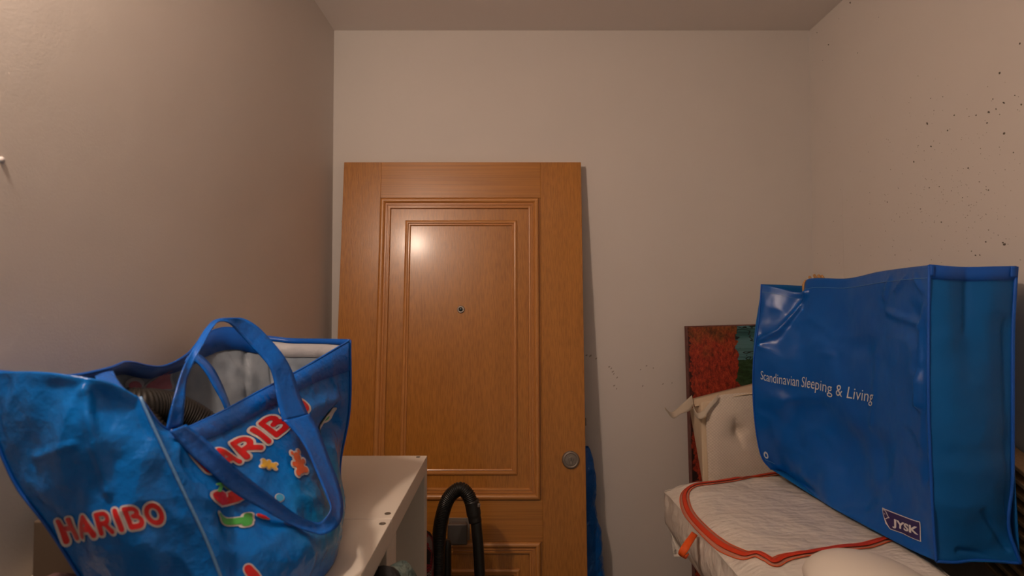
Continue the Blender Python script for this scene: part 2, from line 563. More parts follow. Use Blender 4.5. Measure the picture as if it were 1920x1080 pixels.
TOTE = tote_mat('glossy_blue_woven_plastic', (0.78, 0.30, 0.40))
TOTE2 = tote_mat('glossy_blue_woven_plastic_side', None)
STRAP = mat('blue_strap', (0.0, 0.105, 0.50), 0.2, 0.5, bump=[(110, 0.8, 0.002, ONE), (18, 0.4, 0.01, ONE)])
BIND = mat('dark_blue_binding', (0.0, 0.07, 0.36), 0.4, 0.4, bump=[(200, 0.3, 0.001, ONE)])
LINING = mat('grey_bag_lining', (0.22, 0.25, 0.29), 0.45, 0.4, var=(14, (0.17, 0.205, 0.25)), bump=[(10, 0.35, 0.02, ONE), (60, 0.25, 0.003, ONE)])
HEM = mat('white_hem', (0.37, 0.36, 0.38), 0.5, 0.4, bump=[(90, 0.3, 0.003, ONE)])
SEAM = mat('pale_seam_edge', (0.12, 0.27, 0.52), 0.35, 0.5, bump=[(200, 0.5, 0.002, ONE)])
RED = mat('red_print', (0.62, 0.012, 0.016), 0.3, 0.5, bump=[(150, 0.35, 0.0015, ONE)])
WPR = mat('white_print', (0.60, 0.56, 0.55), 0.3, 0.5, bump=[(150, 0.35, 0.0015, ONE)])
PINKPR = mat('faded_red_print', (0.42, 0.10, 0.13), 0.5)
ORG = mat('orange_candy_print', (0.72, 0.13, 0.045), 0.3, bump=[(60, 0.4, 0.003, ONE)])
YEL = mat('yellow_candy_print', (0.74, 0.44, 0.05), 0.3, bump=[(60, 0.4, 0.003, ONE)])
GRN = mat('green_candy_print', (0.06, 0.34, 0.07), 0.3, bump=[(60, 0.4, 0.003, ONE)])
LBLU = mat('light_blue_candy_print', (0.04, 0.30, 0.56), 0.3)
JB = mat('blue_laminated_fabric', (0.0, 0.090, 0.39), 0.32, 0.45, var=(3.5, (0.0, 0.075, 0.34)), bump=[(9, 0.35, 0.02, (1, 1, 0.6)), (420, 0.15, 0.0006, ONE)])
JS = mat('blue_nonwoven_fabric', (0.0, 0.11, 0.37), 0.55, 0.3, var=(5, (0.0, 0.095, 0.33)), bump=[(10, 0.3, 0.02, (1, 1, 0.5)), (420, 0.3, 0.0006, ONE)])
JPIPE = mat('blue_piping', (0.003, 0.09, 0.46), 0.5, 0.4)
NAVY = mat('navy_label_print', (0.028, 0.018, 0.10), 0.4)
LOGOW = mat('white_label_print', (0.62, 0.60, 0.60), 0.4)
PADW = mat('white_nonwoven', (0.72, 0.66, 0.59), 0.5, 0.4, var=(7, (0.68, 0.62, 0.55)), bump=[(14, 0.8, 0.02, (1, 1, 1)), (30, 0.7, 0.006, (.5, 2.5, 1)), (110, 0.3, 0.002, (1, 2, 1)), (500, 0.2, 0.0006, ONE)])
ZIPR = mat('red_zip', (0.62, 0.045, 0.01), 0.5, 0.4, bump=[(300, 0.4, 0.001, ONE)])
ZIPT = mat('pale_red_zip_tape', (0.52, 0.22, 0.15), 0.6, 0.3)
TAB = mat('orange_red_tab', (0.78, 0.10, 0.012), 0.6, 0.3)
CREAM = mat('cream_fabric', (0.68, 0.54, 0.38), 0.75, 0.3, bump=[(40, 0.3, 0.003, ONE)])
CREAMS = mat('cream_strap', (0.54, 0.46, 0.36), 0.75, 0.3, bump=[(300, 0.3, 0.001, ONE)])
BINW = mat('smooth_white_plastic', (0.70, 0.64, 0.56), 0.45, 0.4)
CARD = mat('cardboard', (0.38, 0.26, 0.16), 0.8, 0.2, var=(30, (0.35, 0.235, 0.14)))
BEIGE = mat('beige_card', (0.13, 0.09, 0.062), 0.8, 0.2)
MAROON = mat('maroon_cloth', (0.035, 0.012, 0.014), 0.8, 0.2, bump=[(120, 0.5, 0.003, ONE)])
PINK = mat('dusty_pink_cloth', (0.20, 0.105, 0.10), 0.85, 0.2, bump=[(90, 0.6, 0.004, ONE)], var=(18, (0.05, 0.03, 0.03)))
BLACKCL = mat('black_cloth', (0.012, 0.011, 0.012), 0.7, 0.3, bump=[(60, 0.6, 0.006, ONE)])
TEALCL = mat('dark_teal_fleece', (0.055, 0.085, 0.08), 0.9, 0.2, bump=[(140, 1.0, 0.004, ONE)], var=(60, (0.12, 0.14, 0.12)))
BLUEPL = mat('blue_plastic_sack', (0.002, 0.10, 0.42), 0.28, 0.5, bump=[(30, 0.9, 0.012, ONE), (110, 0.4, 0.003, ONE)])

def quilt_mat():
    m = mat('cream_knit_quilting', (0.58, 0.48, 0.38), 0.8, 0.3)
    nt = m.node_tree; b = nt.nodes['Principled BSDF']
    geo = nt.nodes.new('ShaderNodeNewGeometry')
    mp = nt.nodes.new('ShaderNodeMapping'); mp.inputs['Rotation'].default_value = (0, math.radians(45), 0); mp.inputs['Scale'].default_value = (150, 0, 150)
    nt.links.new(geo.outputs['Position'], mp.inputs['Vector'])
    ck = nt.nodes.new('ShaderNodeTexVoronoi'); ck.inputs['Scale'].default_value = 1.0; ck.inputs['Randomness'].default_value = 0.12
    nt.links.new(mp.outputs['Vector'], ck.inputs['Vector'])
    rp = nt.nodes.new('ShaderNodeValToRGB')
    rp.color_ramp.elements[0].color = (0.74, 0.63, 0.52, 1); rp.color_ramp.elements[1].color = (0.61, 0.51, 0.41, 1)
    rp.color_ramp.elements[0].position = 0.2; rp.color_ramp.elements[1].position = 0.7
    nt.links.new(ck.outputs['Distance'], rp.inputs['Fac']); nt.links.new(rp.outputs['Color'], b.inputs['Base Color'])
    bp = nt.nodes.new('ShaderNodeBump'); bp.invert = True; bp.inputs['Strength'].default_value = 0.6; bp.inputs['Distance'].default_value = 0.0015
    nt.links.new(ck.outputs['Distance'], bp.inputs['Height']); nt.links.new(bp.outputs['Normal'], b.inputs['Normal'])
    return m
QUILT = quilt_mat()

def pattern_mat():
    m = mat('red_black_white_weave', (0.3, 0.02, 0.03), 0.8, 0.2)
    nt = m.node_tree; b = nt.nodes['Principled BSDF']
    geo = nt.nodes.new('ShaderNodeNewGeometry')
    ck = nt.nodes.new('ShaderNodeTexChecker'); ck.inputs['Scale'].default_value = 260
    nt.links.new(geo.outputs['Position'], ck.inputs['Vector'])
    wv = nt.nodes.new('ShaderNodeTexNoise'); wv.inputs['Scale'].default_value = 22
    nt.links.new(geo.outputs['Position'], wv.inputs['Vector'])
    rp = nt.nodes.new('ShaderNodeValToRGB'); rp.color_ramp.interpolation = 'CONSTANT'
    e = rp.color_ramp.elements; e[0].color = (0.01, 0.008, 0.01, 1); e[1].position = 0.45; e[1].color = (0.30, 0.012, 0.03, 1)
    e2 = e.new(0.56); e2.color = (0.25, 0.21, 0.19, 1)
    nt.links.new(wv.outputs['Fac'], rp.inputs['Fac'])
    mx = nt.nodes.new('ShaderNodeMix'); mx.data_type = 'RGBA'
    nt.links.new(ck.outputs['Fac'], mx.inputs[0]); nt.links.new(rp.outputs['Color'], mx.inputs[6]); mx.inputs[7].default_value = (0.02, 0.015, 0.015, 1)
    nt.links.new(mx.outputs[2], b.inputs['Base Color'])
    return m
PATT = pattern_mat()

# ---------------------------------------------------------------- the room
XL, XR, YB, YF, ZC = -0.636, 1.064, 2.01, -1.3, H + 0.974

def slab(name, x0, x1, y0, y1, z0, z1, m):
    bm = bmesh.new(); box(bm, x0, x1, y0, y1, z0, z1)
    o = bm_obj(name, bm, m); o['kind'] = 'structure'; return o

slab('floor', XL - .1, XR + .1, YF, YB + .1, -0.1, 0.0, FLOOR)
slab('ceiling', XL - .1, XR + .1, YF, YB + .1, ZC, ZC + 0.1, CEIL)
wall_back = slab('wall_back', XL - .1, XR + .1, YB, YB + .1, 0, ZC, PAINT)
wall_left = slab('wall_left', XL - .1, XL, YF, YB, 0, ZC, PAINT)
wall_right = slab('wall_right', XR, XR + .1, YF, YB, 0, ZC, PAINT)

# marks on the plaster: specks on the right wall, scuffs on the back wall, a filled hole on the left wall
rnd = random.Random(5)
def marks(name, plist, onwall, m, parent, axis):
    vs, fs = [], []
    for (px, py, r, e) in plist:
        c = onwall(px, py)
        s0 = len(vs); n = 7; a0 = rnd.random() * 6
        lift = 0.0004 + 0.0006 * rnd.random()
        an2 = rnd.uniform(0.4, 1.3)
        pts = []
        for k in range(n):
            an = a0 + 2 * math.pi * k / n
            rr = r * rnd.uniform(0.6, 1.2)
            p, q = rr * math.cos(an) * e, rr * math.sin(an)
            p, q = p * math.cos(an2) - q * math.sin(an2), p * math.sin(an2) + q * math.cos(an2)
            pts.append((p, q))
        for p, q in pts:
            vs.append(c + (V(-lift, p, q) if axis == 'R' else V(p, -lift, q)))
        for p, q in pts:
            vs.append(c + (V(0.0002, p * 1.1, q * 1.1) if axis == 'R' else V(p * 1.1, 0.0002, q * 1.1)))
        fs.append(tuple(s0 + k for k in range(n)))
        for k in range(n): fs.append((s0 + k, s0 + (k + 1) % n, s0 + n + (k + 1) % n, s0 + n + k))
    o = mesh_obj(name, vs, fs, m, parent, False); o['kind'] = 'stuff'
    return o

big = [(237, 10, 5, 1.8), (193, 73, 2.5, 1), (108, 127, 4, 2), (153, 174, 4, 2), (266, 206, 4, 1), (348, 67, 2, 1), (130, 235, 2, 1), (898, 170, 4, 1.3),
       (819, 284, 5, 1.2), (836, 401, 5, 1.7), (777, 437, 5, 1.8), (727, 449, 4, 1), (642, 449, 3.5, 1), (617, 508, 4.5, 1.2), (537, 481, 5, 1.7), (552, 570, 4, 1.6),
       (770, 479, 4, 1), (837, 520, 5, 1.2), (485, 630, 4, 1.4), (697, 654, 5, 1), (678, 657, 2.5, 1), (545, 731, 4, 1.3), (584, 727, 3, 1), (776, 740, 3.5, 1.2),
       (382, 787, 3.5, 1.3), (308, 592, 2, 1), (425, 733, 2.5, 1), (511, 814, 3.5, 1), (592, 865, 4, 1.2), (430, 845, 3, 1), (375, 900, 2.5, 1), (412, 993, 3, 1.3),
       (838, 952, 7, 1.0), (832, 945, 4, 1.5), (766, 942, 4, 1.2), (710, 978, 3, 1.1), (725, 995, 4, 1.6), (742, 993, 3, 1.8), (172, 862, 2.5, 1), (245, 806, 2.5, 1),
       (873, 594, 3.5, 1), (793, 386, 3, 1.2), (904, 407, 4, 1.5), (879, 372, 3, 1.4), (805, 425, 3, 1.6), (631, 743, 3, 1), (551, 383, 2.5, 1), (598, 377, 2.5, 1.4),
       (741, 708, 3, 1.3), (675, 770, 2.5, 1), (700, 800, 2.5, 1), (502, 567, 3, 1.5), (395, 660, 2, 1), (158, 552, 1.8, 1), (195, 1025, 2, 1), (110, 987, 2.2, 2)]
pl = [(1480 + x / 2.077, y / 2.077, r * 0.00043, e) for x, y, r, e in big]
marks('plaster_mark', pl, lambda a, b: Px(a, b, XR), CHIP, wall_right, 'R')
pl = []
for k in range(330):
    px = rnd.gauss(1770, 90); py = rnd.gauss(360, 95)
    if 1540 < px < 1915 and 130 < py < 500: pl.append((px, py, rnd.uniform(0.4, 1.1) * 0.0009, rnd.uniform(1, 1.8)))
marks('plaster_speck', pl, lambda a, b: Px(a, b, XR), CHIP2, wall_right, 'R')
pl = []
for (x, y, w) in [(1100, 666, 4), (1107, 667, 5), (1118, 672, 3), (1142, 688, 3), (1146, 691, 3), (1149, 697, 4), (1151, 701, 3), (1157, 708, 3), (1152, 723, 3), (1156, 729, 3), (1212, 686, 2.5), (1225, 690, 2.5), (1201, 693, 2.5), (1205, 724, 3), (1243, 720, 3), (1260, 718, 2.4)]:
    pl.append((x, y, w * 0.0007, 1.9))
marks('scuff_mark', pl, lambda a, b: P(a, b, YB), CHIP2, wall_back, 'B')
bm = bmesh.new()
s0, s1 = Px(1579, 330, XR), Px(1579, 540, XR)
box(bm, XR - .0005, XR + .001, s0.y - .0012, s0.y + .0012, s1.z, s0.z)
bm_obj('plaster_seam', bm, PAINT, wall_right)
# small white wall plug on the left wall
bm = bmesh.new()
c = Px(3, 300, XL)
bmesh.ops.create_uvsphere(bm, u_segments=12, v_segments=8, radius=0.0042)
for v in bm.verts: v.co = Vector((v.co.x * 0.7, v.co.y, v.co.z)) + c
bm_obj('wall_plug', bm, WPR, wall_left, True)

# ---------------------------------------------------------------- the leaning door
DW, DH, DT = 0.824, 2.0, 0.042
LEAN = math.radians(5.6)
DX0 = -0.584
D_top_front_y = YB - DT * math.cos(LEAN) - 0.001
ux, uz = V(1, 0, 0), V(0, math.sin(LEAN), math.cos(LEAN))
un = V(0, -math.cos(LEAN), math.sin(LEAN))              # outward normal
DO = V(DX0, D_top_front_y - DH * math.sin(LEAN), 0.004)  # bottom-left of front face

def D(x, h, n=0.0):                     # door coordinates -> world
    return DO + ux * x + uz * h + un * n

def pd(px, py):                         # pixel -> door coordinates on the front face
    d = ray(px, py); o = V(0, 0, H)
    t = (DO - o).dot(un) / d.dot(un)
    q = o + d * t - DO
    return q.dot(ux), q.dot(uz)

door = empty('wooden_door', (DX0 + DW / 2, DO.y, 0), 'unhung brown oak door leaning against the back wall, raised mouldings and peephole', 'door')

def dbox(name, x0, x1, h0, h1, n0, n1, m, parent=door, bevel=0.0008):
    bm = bmesh.new()
    hexa(bm, [D(x0, h0, n1), D(x1, h0, n1), D(x1, h0, n0), D(x0, h0, n0), D(x0, h1, n1), D(x1, h1, n1), D(x1, h1, n0), D(x0, h1, n0)], bevel, 1)
    return bm_obj(name, bm, m, parent)

xa, ha = pd(714, 372); xb, hb = pd(1013, 937); _, hc = pd(1017, 1016)
sx0, sx1 = xa - 0.001, pd(1012, 372)[0] + 0.003
dbox('stile', 0, sx0, 0, DH, -DT, 0, WOODV)
dbox('stile', sx1, DW, 0, DH, -DT, 0, WOODV)
dbox('rail', sx0, sx1, ha + 0.002, DH, -DT, 0, WOODH)
dbox('rail', sx0, sx1, hc, hb, -DT, 0, WOODH)
dbox('rail', sx0, sx1, 0, 0.14, -DT, 0, WOODH)
dbox('panel', sx0, sx1, hb, ha + 0.002, -DT, -0.004, WOODV)
dbox('panel', sx0, sx1, 0.14, hc, -DT, -0.004, WOODV)

def moulding(name, x0, x1, h0, h1, prof, base):
    """frame of four mitred moulding strips; prof: (inward distance, height) list"""
    fr = None
    for side in range(4):
        vs, fs = [], []
        for (d, n) in prof:
            n += base
            A = [(x0 + d, h0 + d), (x1 - d, h0 + d), (x1 - d, h1 - d), (x0 + d, h1 - d)]
            a, b = A[side], A[(side + 1) % 4]
            seg = 1
            vs += [D(a[0], a[1], n), D(b[0], b[1], n)]
        k = len(prof)
        for i in range(k - 1):
            fs.append((2 * i, 2 * i + 1, 2 * i + 3, 2 * i + 2))
        fs.append(tuple(2 * i for i in range(k - 1, -1, -1))); fs.append(tuple(2 * i + 1 for i in range(k)))
        m = MOULDH if side in (0, 2) else MOULD
        o = mesh_obj(name, vs, fs, m, door, False)

BIG = [(0, -0.006), (0, 0.004), (0.003, 0.0085), (0.007, 0.0105), (0.011, 0.0105), (0.015, 0.008), (0.018, 0.003), (0.020, 0.003), (0.0215, 0.0055), (0.024, 0.0055), (0.0255, 0.002),
       (0.028, 0.002), (0.030, 0.0045), (0.034, 0.004), (0.036, 0.0), (0.0365, -0.006)]
SML = [(0, -0.006), (0, 0.003), (0.002, 0.0055), (0.006, 0.0075), (0.010, 0.007), (0.0125, 0.003), (0.0145, 0.003), (0.0155, 0.005), (0.018, 0.004), (0.0195, 0.0), (0.02, -0.006)]
moulding('outer_moulding', xa, xb, hb, ha, BIG, 0.0)
ix0, ih1 = pd(760, 413); ix1, ih0 = pd(970, 891)
moulding('inner_moulding', ix0, ix1, ih0, ih1, SML, -0.004)
moulding('outer_moulding', xa, xb, 0.15, hc, BIG, 0.0)
jx1, jh = pd(975, 1067)
moulding('inner_moulding', xa + (ix0 - xa), jx1, 0.24, jh, SML, -0.004)

def disc_lathe(name, cx, ch, prof, m, parent, n=28, sx=1.0):
    vs, fs = [], []
    for r, z in prof:
        for k in range(n):
            an = 2 * math.pi * k / n
            vs.append(D(cx + r * math.cos(an) * sx, ch + r * math.sin(an), z))
    K = len(prof)
    for i in range(K - 1):
        for k in range(n):
            fs.append((i * n + k, i * n + (k + 1) % n, (i + 1) * n + (k + 1) % n, (i + 1) * n + k))
    fs.append(tuple((K - 1) * n + k for k in range(n)))
    return mesh_obj(name, vs, fs, m, parent, False)

cx, ch = pd(864, 580)
peep = disc_lathe('peephole', cx, ch, [(0.0125, -0.006), (0.0125, -0.001), (0.011, 0.0015), (0.0075, 0.0015), (0.007, -0.0005)], STEEL, door)
disc_lathe('lens', cx, ch, [(0.007, -0.0008), (0.0055, 0.001), (0.003, 0.002), (0.001, 0.0023)], LENS, peep, 20)
cx, ch = pd(1070, 862)
lock = disc_lathe('lock', cx, ch, [(0.0285, -0.001), (0.0285, 0.004), (0.026, 0.0075), (0.0225, 0.0085), (0.0195, 0.0075), (0.0185, 0.0085), (0.010, 0.009)], STEEL, door, 36)
cyl = disc_lathe('cylinder', cx, ch + 0.003, [(0.0078, 0.008), (0.0078, 0.0115), (0.007, 0.012)], STEEL, lock, 24)
bm = bmesh.new()
hexa(bm, [D(cx - .0045, ch - .014, .013), D(cx + .0045, ch - .014, .013), D(cx + .0045, ch - .014, .007), D(cx - .0045, ch - .014, .007),
          D(cx - .0045, ch + .002, .0115), D(cx + .0045, ch + .002, .0115), D(cx + .0045, ch + .002, .007), D(cx - .0045, ch + .002, .007)], 0.001, 2)
bm_obj('cylinder', bm, STEEL, lock)
bm = bmesh.new()
hexa(bm, [D(cx - .0008, ch - .003, .0128), D(cx + .0008, ch - .003, .0128), D(cx + .0008, ch - .003, .011), D(cx - .0008, ch - .003, .011),
          D(cx - .0008, ch + .007, .0128), D(cx + .0008, ch + .007, .0128), D(cx + .0008, ch + .007, .011), D(cx - .0008, ch + .007, .011)])
bm_obj('keyhole', bm, KEYH, lock)
# square pull knob on the middle rail
kx, kh = pd(861, 985)
knob = dbox('door_knob', kx - 0.031, kx + 0.031, kh - 0.042, kh + 0.020, 0.046, 0.062, DARKSTEEL, door, 0.003)
dbox('knob_neck', kx - 0.024, kx + 0.024, kh - 0.034, kh + 0.014, 0.002, 0.048, DARKSTEEL, knob, 0.002)
dbox('knob_plate', kx - 0.034, kx + 0.034, kh - 0.044, kh + 0.024, 0.0, 0.004, STEEL, knob, 0.001)
dbox('latch', DW, DW + 0.006, pd(1097, 799)[1], pd(1097, 785)[1], -0.030, -0.012, STEEL, door, 0.001)
bm = bmesh.new()
bmesh.ops.create_uvsphere(bm, u_segments=12, v_segments=8, radius=0.0055)
hp = D(0, pd(641, 413)[1], -0.02)
for v in bm.verts: v.co = Vector((v.co.x * 0.9, v.co.y, v.co.z * 1.2)) + hp + V(-0.002, 0, 0)
bm_obj('hinge_pin', bm, BRASS, door, True)

# ---------------------------------------------------------------- the two white shelf units
CX1, CX0 = -0.214, -0.618
def shelf_unit(y0, y1, label):
    t = empty('shelf_unit', ((CX0 + CX1) / 2, (y0 + y1) / 2, 0), label, 'shelf', 'white open shelf units side by side')
    T = 0.038
    def part(name, x0, x1, ya, yb, z0, z1, m=WHITE, b=0.0012, par=t):
        bm = bmesh.new(); box(bm, x0, x1, ya, yb, z0, z1, b, 2); return bm_obj(name, bm, m, par)
    top = part('top_panel', CX0, CX1, y0, y1, 1.12 - T, 1.12)
    part('side_panel', CX0, CX1, y0, y0 + T, 0, 1.12 - T)
    part('side_panel', CX0, CX1, y1 - T, y1, 0, 1.12 - T)
    for z in (0.735, 0.371):
        part('shelf', CX0 + 0.003, CX1 - 0.001, y0 + T, y1 - T, z - 0.008, z + 0.008)
    part('bottom_panel', CX0, CX1, y0 + T, y1 - T, 0.0, T)
    part('back_panel', CX0, CX0 + 0.004, y0 + T, y1 - T, T, 1.12 - T)
    return t, top
uA, topA = shelf_unit(1.026, 1.446, 'far white open shelf unit, its top showing one cap hole in the back corner')
uB, topB = shelf_unit(0.605, 1.024, 'near white open shelf unit, mostly under the blue shopping tote')
def cap(px, py, par, m=CAP, r=0.0062):
    c = Pz(px, py, 1.12)
    bm = bmesh.new()
    bmesh.ops.create_cone(bm, cap_ends=True, segments=20, radius1=r, radius2=r * 0.9, depth=0.0012)
    for v in bm.verts: v.co += c + V(0, 0, 0.0002)
    return bm_obj('screw_cap', bm, m, par)
cap(784, 857, topA, r=0.0055); cap(727, 963, topA)
c = cap(717, 982, topB)
cc = Pz(718, 982, 1.12)
bm = bmesh.new(); bmesh.ops.create_cone(bm, cap_ends=True, segments=12, radius1=0.0028, radius2=0.0024, depth=0.0012)
for v in bm.verts: v.co += cc + V(0, 0, 0.0008)
bm_obj('screw', bm, STEEL, c)

# ---------------------------------------------------------------- blue printed tote bag
tote = empty('shopping_tote', (-0.36, 0.84, 1.12), 'large glossy blue shopping tote with red lettering standing open on the white shelves', 'bag')
C1T = P(262, 745, .62); C2T = P(656, 638, 1.10); C3T = P(500, 631, 1.17); C4T = P(-10, 697, .60)
ZB = 1.1225
def Bz(px, Y):              # base point on the shelf top
    x = (px - 960) / FPX * Y
    return V(x, Y, ZB)
C1B, C2B, C3B, C4B = V(-.285, .625, ZB), V(-.325, 1.035, ZB), V(-.43, 1.05, ZB), V(-.412, .625, ZB)
seamL = [C1T, P(300, 830, .615), P(347, 930, .615), P(400, 1045, .62), C1B]
seamR = [C2T, P(655, 765, 1.085), P(637, 870, 1.06), P(640, 945, 1.045), C2B]
front = Patch([
    [seamL[0], P(318, 806, .65), P(395, 782, .735), P(480, 737, .84), P(568, 690, .96), seamR[0]],
    [seamL[1], P(372, 862, .66), P(450, 850, .745), P(530, 805, .85), P(600, 765, .97), seamR[1]],
    [seamL[2], P(420, 950, .66), P(492, 935, .735), P(570, 905, .82), P(628, 880, .93), seamR[2]],
    [seamL[3], P(470, 1050, .655), P(548, 1040, .715), P(615, 1000, .80), P(648, 960, .91), seamR[3]],
    [C1B, V(-.277, .68, ZB), V(-.268, .76, ZB), V(-.262, .85, ZB), V(-.285, .95, ZB), C2B]],
    nu=120, nv=90, wr=0.007, wscale=(11, 9, 7), seed=3.1, edge=0.1,
    creases=[([(575, 775), (610, 755), (652, 752)], 0.006, 0.012), ([(600, 800), (640, 790)], -0.014, 0.022), ([(632, 770), (618, 830), (630, 880)], -0.012, 0.012),
             ([(440, 960), (455, 1060)], -0.008, 0.02), ([(350, 870), (520, 960)], -0.004, 0.012)])
front.build('front_panel', [TOTE, LINING], tote)
gus = Patch([
    [C4T, P(75, 697, .585), P(150, 706, .585), P(210, 718, .60), seamL[0]],
    [P(-12, 795, .60), P(80, 800, .57), P(160, 800, .57), P(235, 815, .59), seamL[1]],
    [P(30, 905, .60), P(115, 910, .575), P(195, 910, .575), P(272, 920, .59), seamL[2]],
    [P(105, 1008, .60), P(180, 1020, .58), P(255, 1030, .58), P(328, 1040, .60), seamL[3]],
    [C4B, V(-.38, .62, ZB), V(-.35, .615, ZB), V(-.315, .62, ZB), C1B]],
    nu=100, nv=90, wr=0.007, wscale=(12, 10, 7), seed=8.4, edge=0.07,
    creases=[([(158, 730), (170, 800), (200, 920)], 0.006, 0.006), ([(200, 740), (215, 860)], -0.006, 0.02), ([(60, 860), (130, 835)], 0.004, 0.004), ([(100, 740), (60, 840)], -0.007, 0.03), ([(350, 1060), (300, 960)], -0.004, 0.02)])
gus.build('gusset', [TOTE2, LINING], tote)
rimB = [C3T, P(430, 615, 1.12), P(385, 628, 1.05), P(350, 665, .96), P(300, 688, .88), P(240, 679, .80), P(205, 690, .73), P(120, 706, .66), C4T]
back = Patch([
    rimB,
    [P(510, 740, 1.14), P(450, 735, 1.10), P(400, 740, 1.05), P(340, 745, .98), P(280, 745, .90), P(215, 750, .82), P(150, 755, .74), P(70, 775, .66), P(-12, 795, .60)],
    [P(530, 850, 1.10), P(480, 850, 1.06), P(430, 850, 1.02), P(370, 860, .95), P(310, 870, .88), P(250, 880, .80), P(190, 890, .73), P(110, 900, .66), P(30, 905, .60)],
    [V(-.425, 1.06, 1.17), V(-.43, 1.02, 1.17), V(-.44, .97, 1.17), V(-.455, .91, 1.17), V(-.46, .84, 1.17), V(-.46, .77, 1.17), V(-.46, .71, 1.17), V(-.465, .65, 1.19), P(105, 1008, .60)],
    [C3B, V(-.43, 1.0, ZB), V(-.43, .95, ZB), V(-.43, .89, ZB), V(-.43, .82, ZB), V(-.43, .76, ZB), V(-.43, .70, ZB), V(-.42, .65, ZB), C4B]],
    nu=110, nv=60, toward=False, wr=0.008, wscale=(10, 10, 9), seed=5.5, creases=[([(463, 640), (458, 745)], 0.006, 0.006), ([(440, 690), (500, 715)], -0.008, 0.012), ([(375, 700), (420, 745)], -0.006, 0.02)])
back.build('back_panel', [TOTE, LINING], tote)
gr = Patch([
    [seamR[0], P(600, 637, 1.15), P(545, 636, 1.175), C3T],
    [seamR[1], P(600, 740, 1.12), P(560, 740, 1.14), P(510, 740, 1.14)],
    [seamR[2], P(600, 850, 1.09), P(570, 850, 1.11), P(530, 850, 1.10)],
    [seamR[3], V(-.34, 1.065, 1.17), V(-.38, 1.075, 1.17), V(-.425, 1.06, 1.17)],
    [C2B, V(-.35, 1.045, ZB), V(-.39, 1.05, ZB), C3B]], nu=50, nv=60, toward=False, wr=0.005, seed=2.2)
gr.build('gusset', [TOTE2, LINING], tote)
base = Patch([[C1B, V(-.277, .68, ZB), V(-.268, .76, ZB), V(-.262, .85, ZB), V(-.285, .95, ZB), C2B],
              [V(-.35, .625, ZB), V(-.35, .7, ZB), V(-.35, .78, ZB), V(-.35, .86, ZB), V(-.36, .95, ZB), V(-.375, 1.04, ZB)],
              [C4B, V(-.42, .7, ZB), V(-.43, .78, ZB), V(-.43, .87, ZB), V(-.43, .97, ZB), C3B]], nu=30, nv=16, toward=False)
base.build('bag_base', [TOTE], tote, 0.001)
# hem bands and bindings around the rim
def hem(patch, u0, u1, v0, v1, off, m, name='binding', n=70):
    A = [patch.at(u0 + (u1 - u0) * k / n, v0, off) for k in range(n + 1)]
    B = [patch.at(u0 + (u1 - u0) * k / n, v1, off) for k in range(n + 1)]
    return ribbon(name, A, B, m, tote, 0.001, n=n + 1, m=3)
hem(gr, 0.02, 0.98, 0.012, 0.085, -0.0024, HEM, 'hem')
hem(gr, 0.0, 1.0, -0.0, 0.02, -0.0036, BIND)
hem(back, 0.0, 1.0, 0.0, 0.085, -0.0028, BIND)
tube('binding', [gr.at(k / 12, 0, -0.0005) for k in range(13)], 0.0024, BIND, tote, 8, sub=0.006)
tube('binding', [back.at(k / 20, 0, -0.0005) for k in range(21)], 0.0024, BIND, tote, 8, sub=0.006)
tube('binding', [front.at(k / 20, 0, -0.0005) for k in range(21)], 0.0018, STRAP, tote, 8, sub=0.006)
hem(front, 0.2, 0.995, 0.005, 0.11, 0.0014, STRAP, 'hem')
tube('corner_seam', [gus.at(1, k / 20, 0.001) for k in range(21)], 0.0016, SEAM, tote, 8, sub=0.006)
tube('corner_seam', [front.at(1, k / 20, 0.001) for k in range(21)], 0.0022, BIND, tote, 8, sub=0.006)
tube('corner_seam', [gus.at(0, k / 20, 0.001) for k in range(21)], 0.0016, BIND, tote, 8, sub=0.006)
ribbon('rim_fold', [P(178, 706, .66), P(195, 699, .68), P(212, 696, .70)], [P(196, 724, .615), P(222, 735, .62), P(252, 742, .625)], STRAP, tote, 0.0014, n=14, m=8, bow=0.004)
# handles
ribbon('handle',
       [P(311, 806, .645), P(324, 753, .66), P(338, 705, .685), P(352, 671, .71), P(367, 646, .735), P(386, 616, .77), P(404, 600, .80), P(436, 596, .83), P(458, 598, .85), P(482, 612, .865), P(506, 636, .875), P(532, 668, .88), P(549, 700, .885), P(561, 738, .885), P(578, 778, .88)],
       [P(342, 797, .665), P(346, 750, .675), P(350, 712, .695), P(365, 676, .715), P(381, 646, .735), P(398, 616, .77), P(411, 603, .80), P(429, 606, .82), P(446, 622, .835), P(468, 646, .845), P(491, 670, .85), P(506, 690, .85), P(514, 715, .85), P(520, 748, .84), P(530, 790, .83)],
       STRAP, tote, n=120, m=6, bow=0.001)
ribbon('handle',
       [P(580, 776, .88), P(596, 803, .875), P(606, 830, .87), P(619, 865, .86), P(635, 908, .85), P(643, 950, .83), P(636, 982, .80), P(612, 1001, .77), P(585, 999, .755), P(545, 984, .735), P(490, 954, .71), P(440, 925, .69), P(390, 882, .665), P(350, 846, .65), P(318, 808, .635)],
       [P(532, 788, .83), P(557, 815, .83), P(574, 840, .825), P(586, 866, .82), P(601, 902, .81), P(613, 930, .80), P(620, 955, .79), P(602, 978, .775), P(582, 977, .76), P(556, 965, .745), P(510, 930, .72), P(462, 893, .70), P(420, 858, .68), P(388, 826, .67), P(348, 796, .655)],
       STRAP, tote, n=120, m=6, bow=0.003)
ribbon('handle', [P(352, 668, .93), P(372, 664, .945), P(395, 684, .95), P(412, 712, .95), P(430, 756, .94), P(440, 800, .93)],
       [P(346, 678, .90), P(366, 678, .915), P(385, 698, .92), P(400, 724, .92), P(420, 762, .92), P(430, 805, .92)], STRAP, tote, n=50)
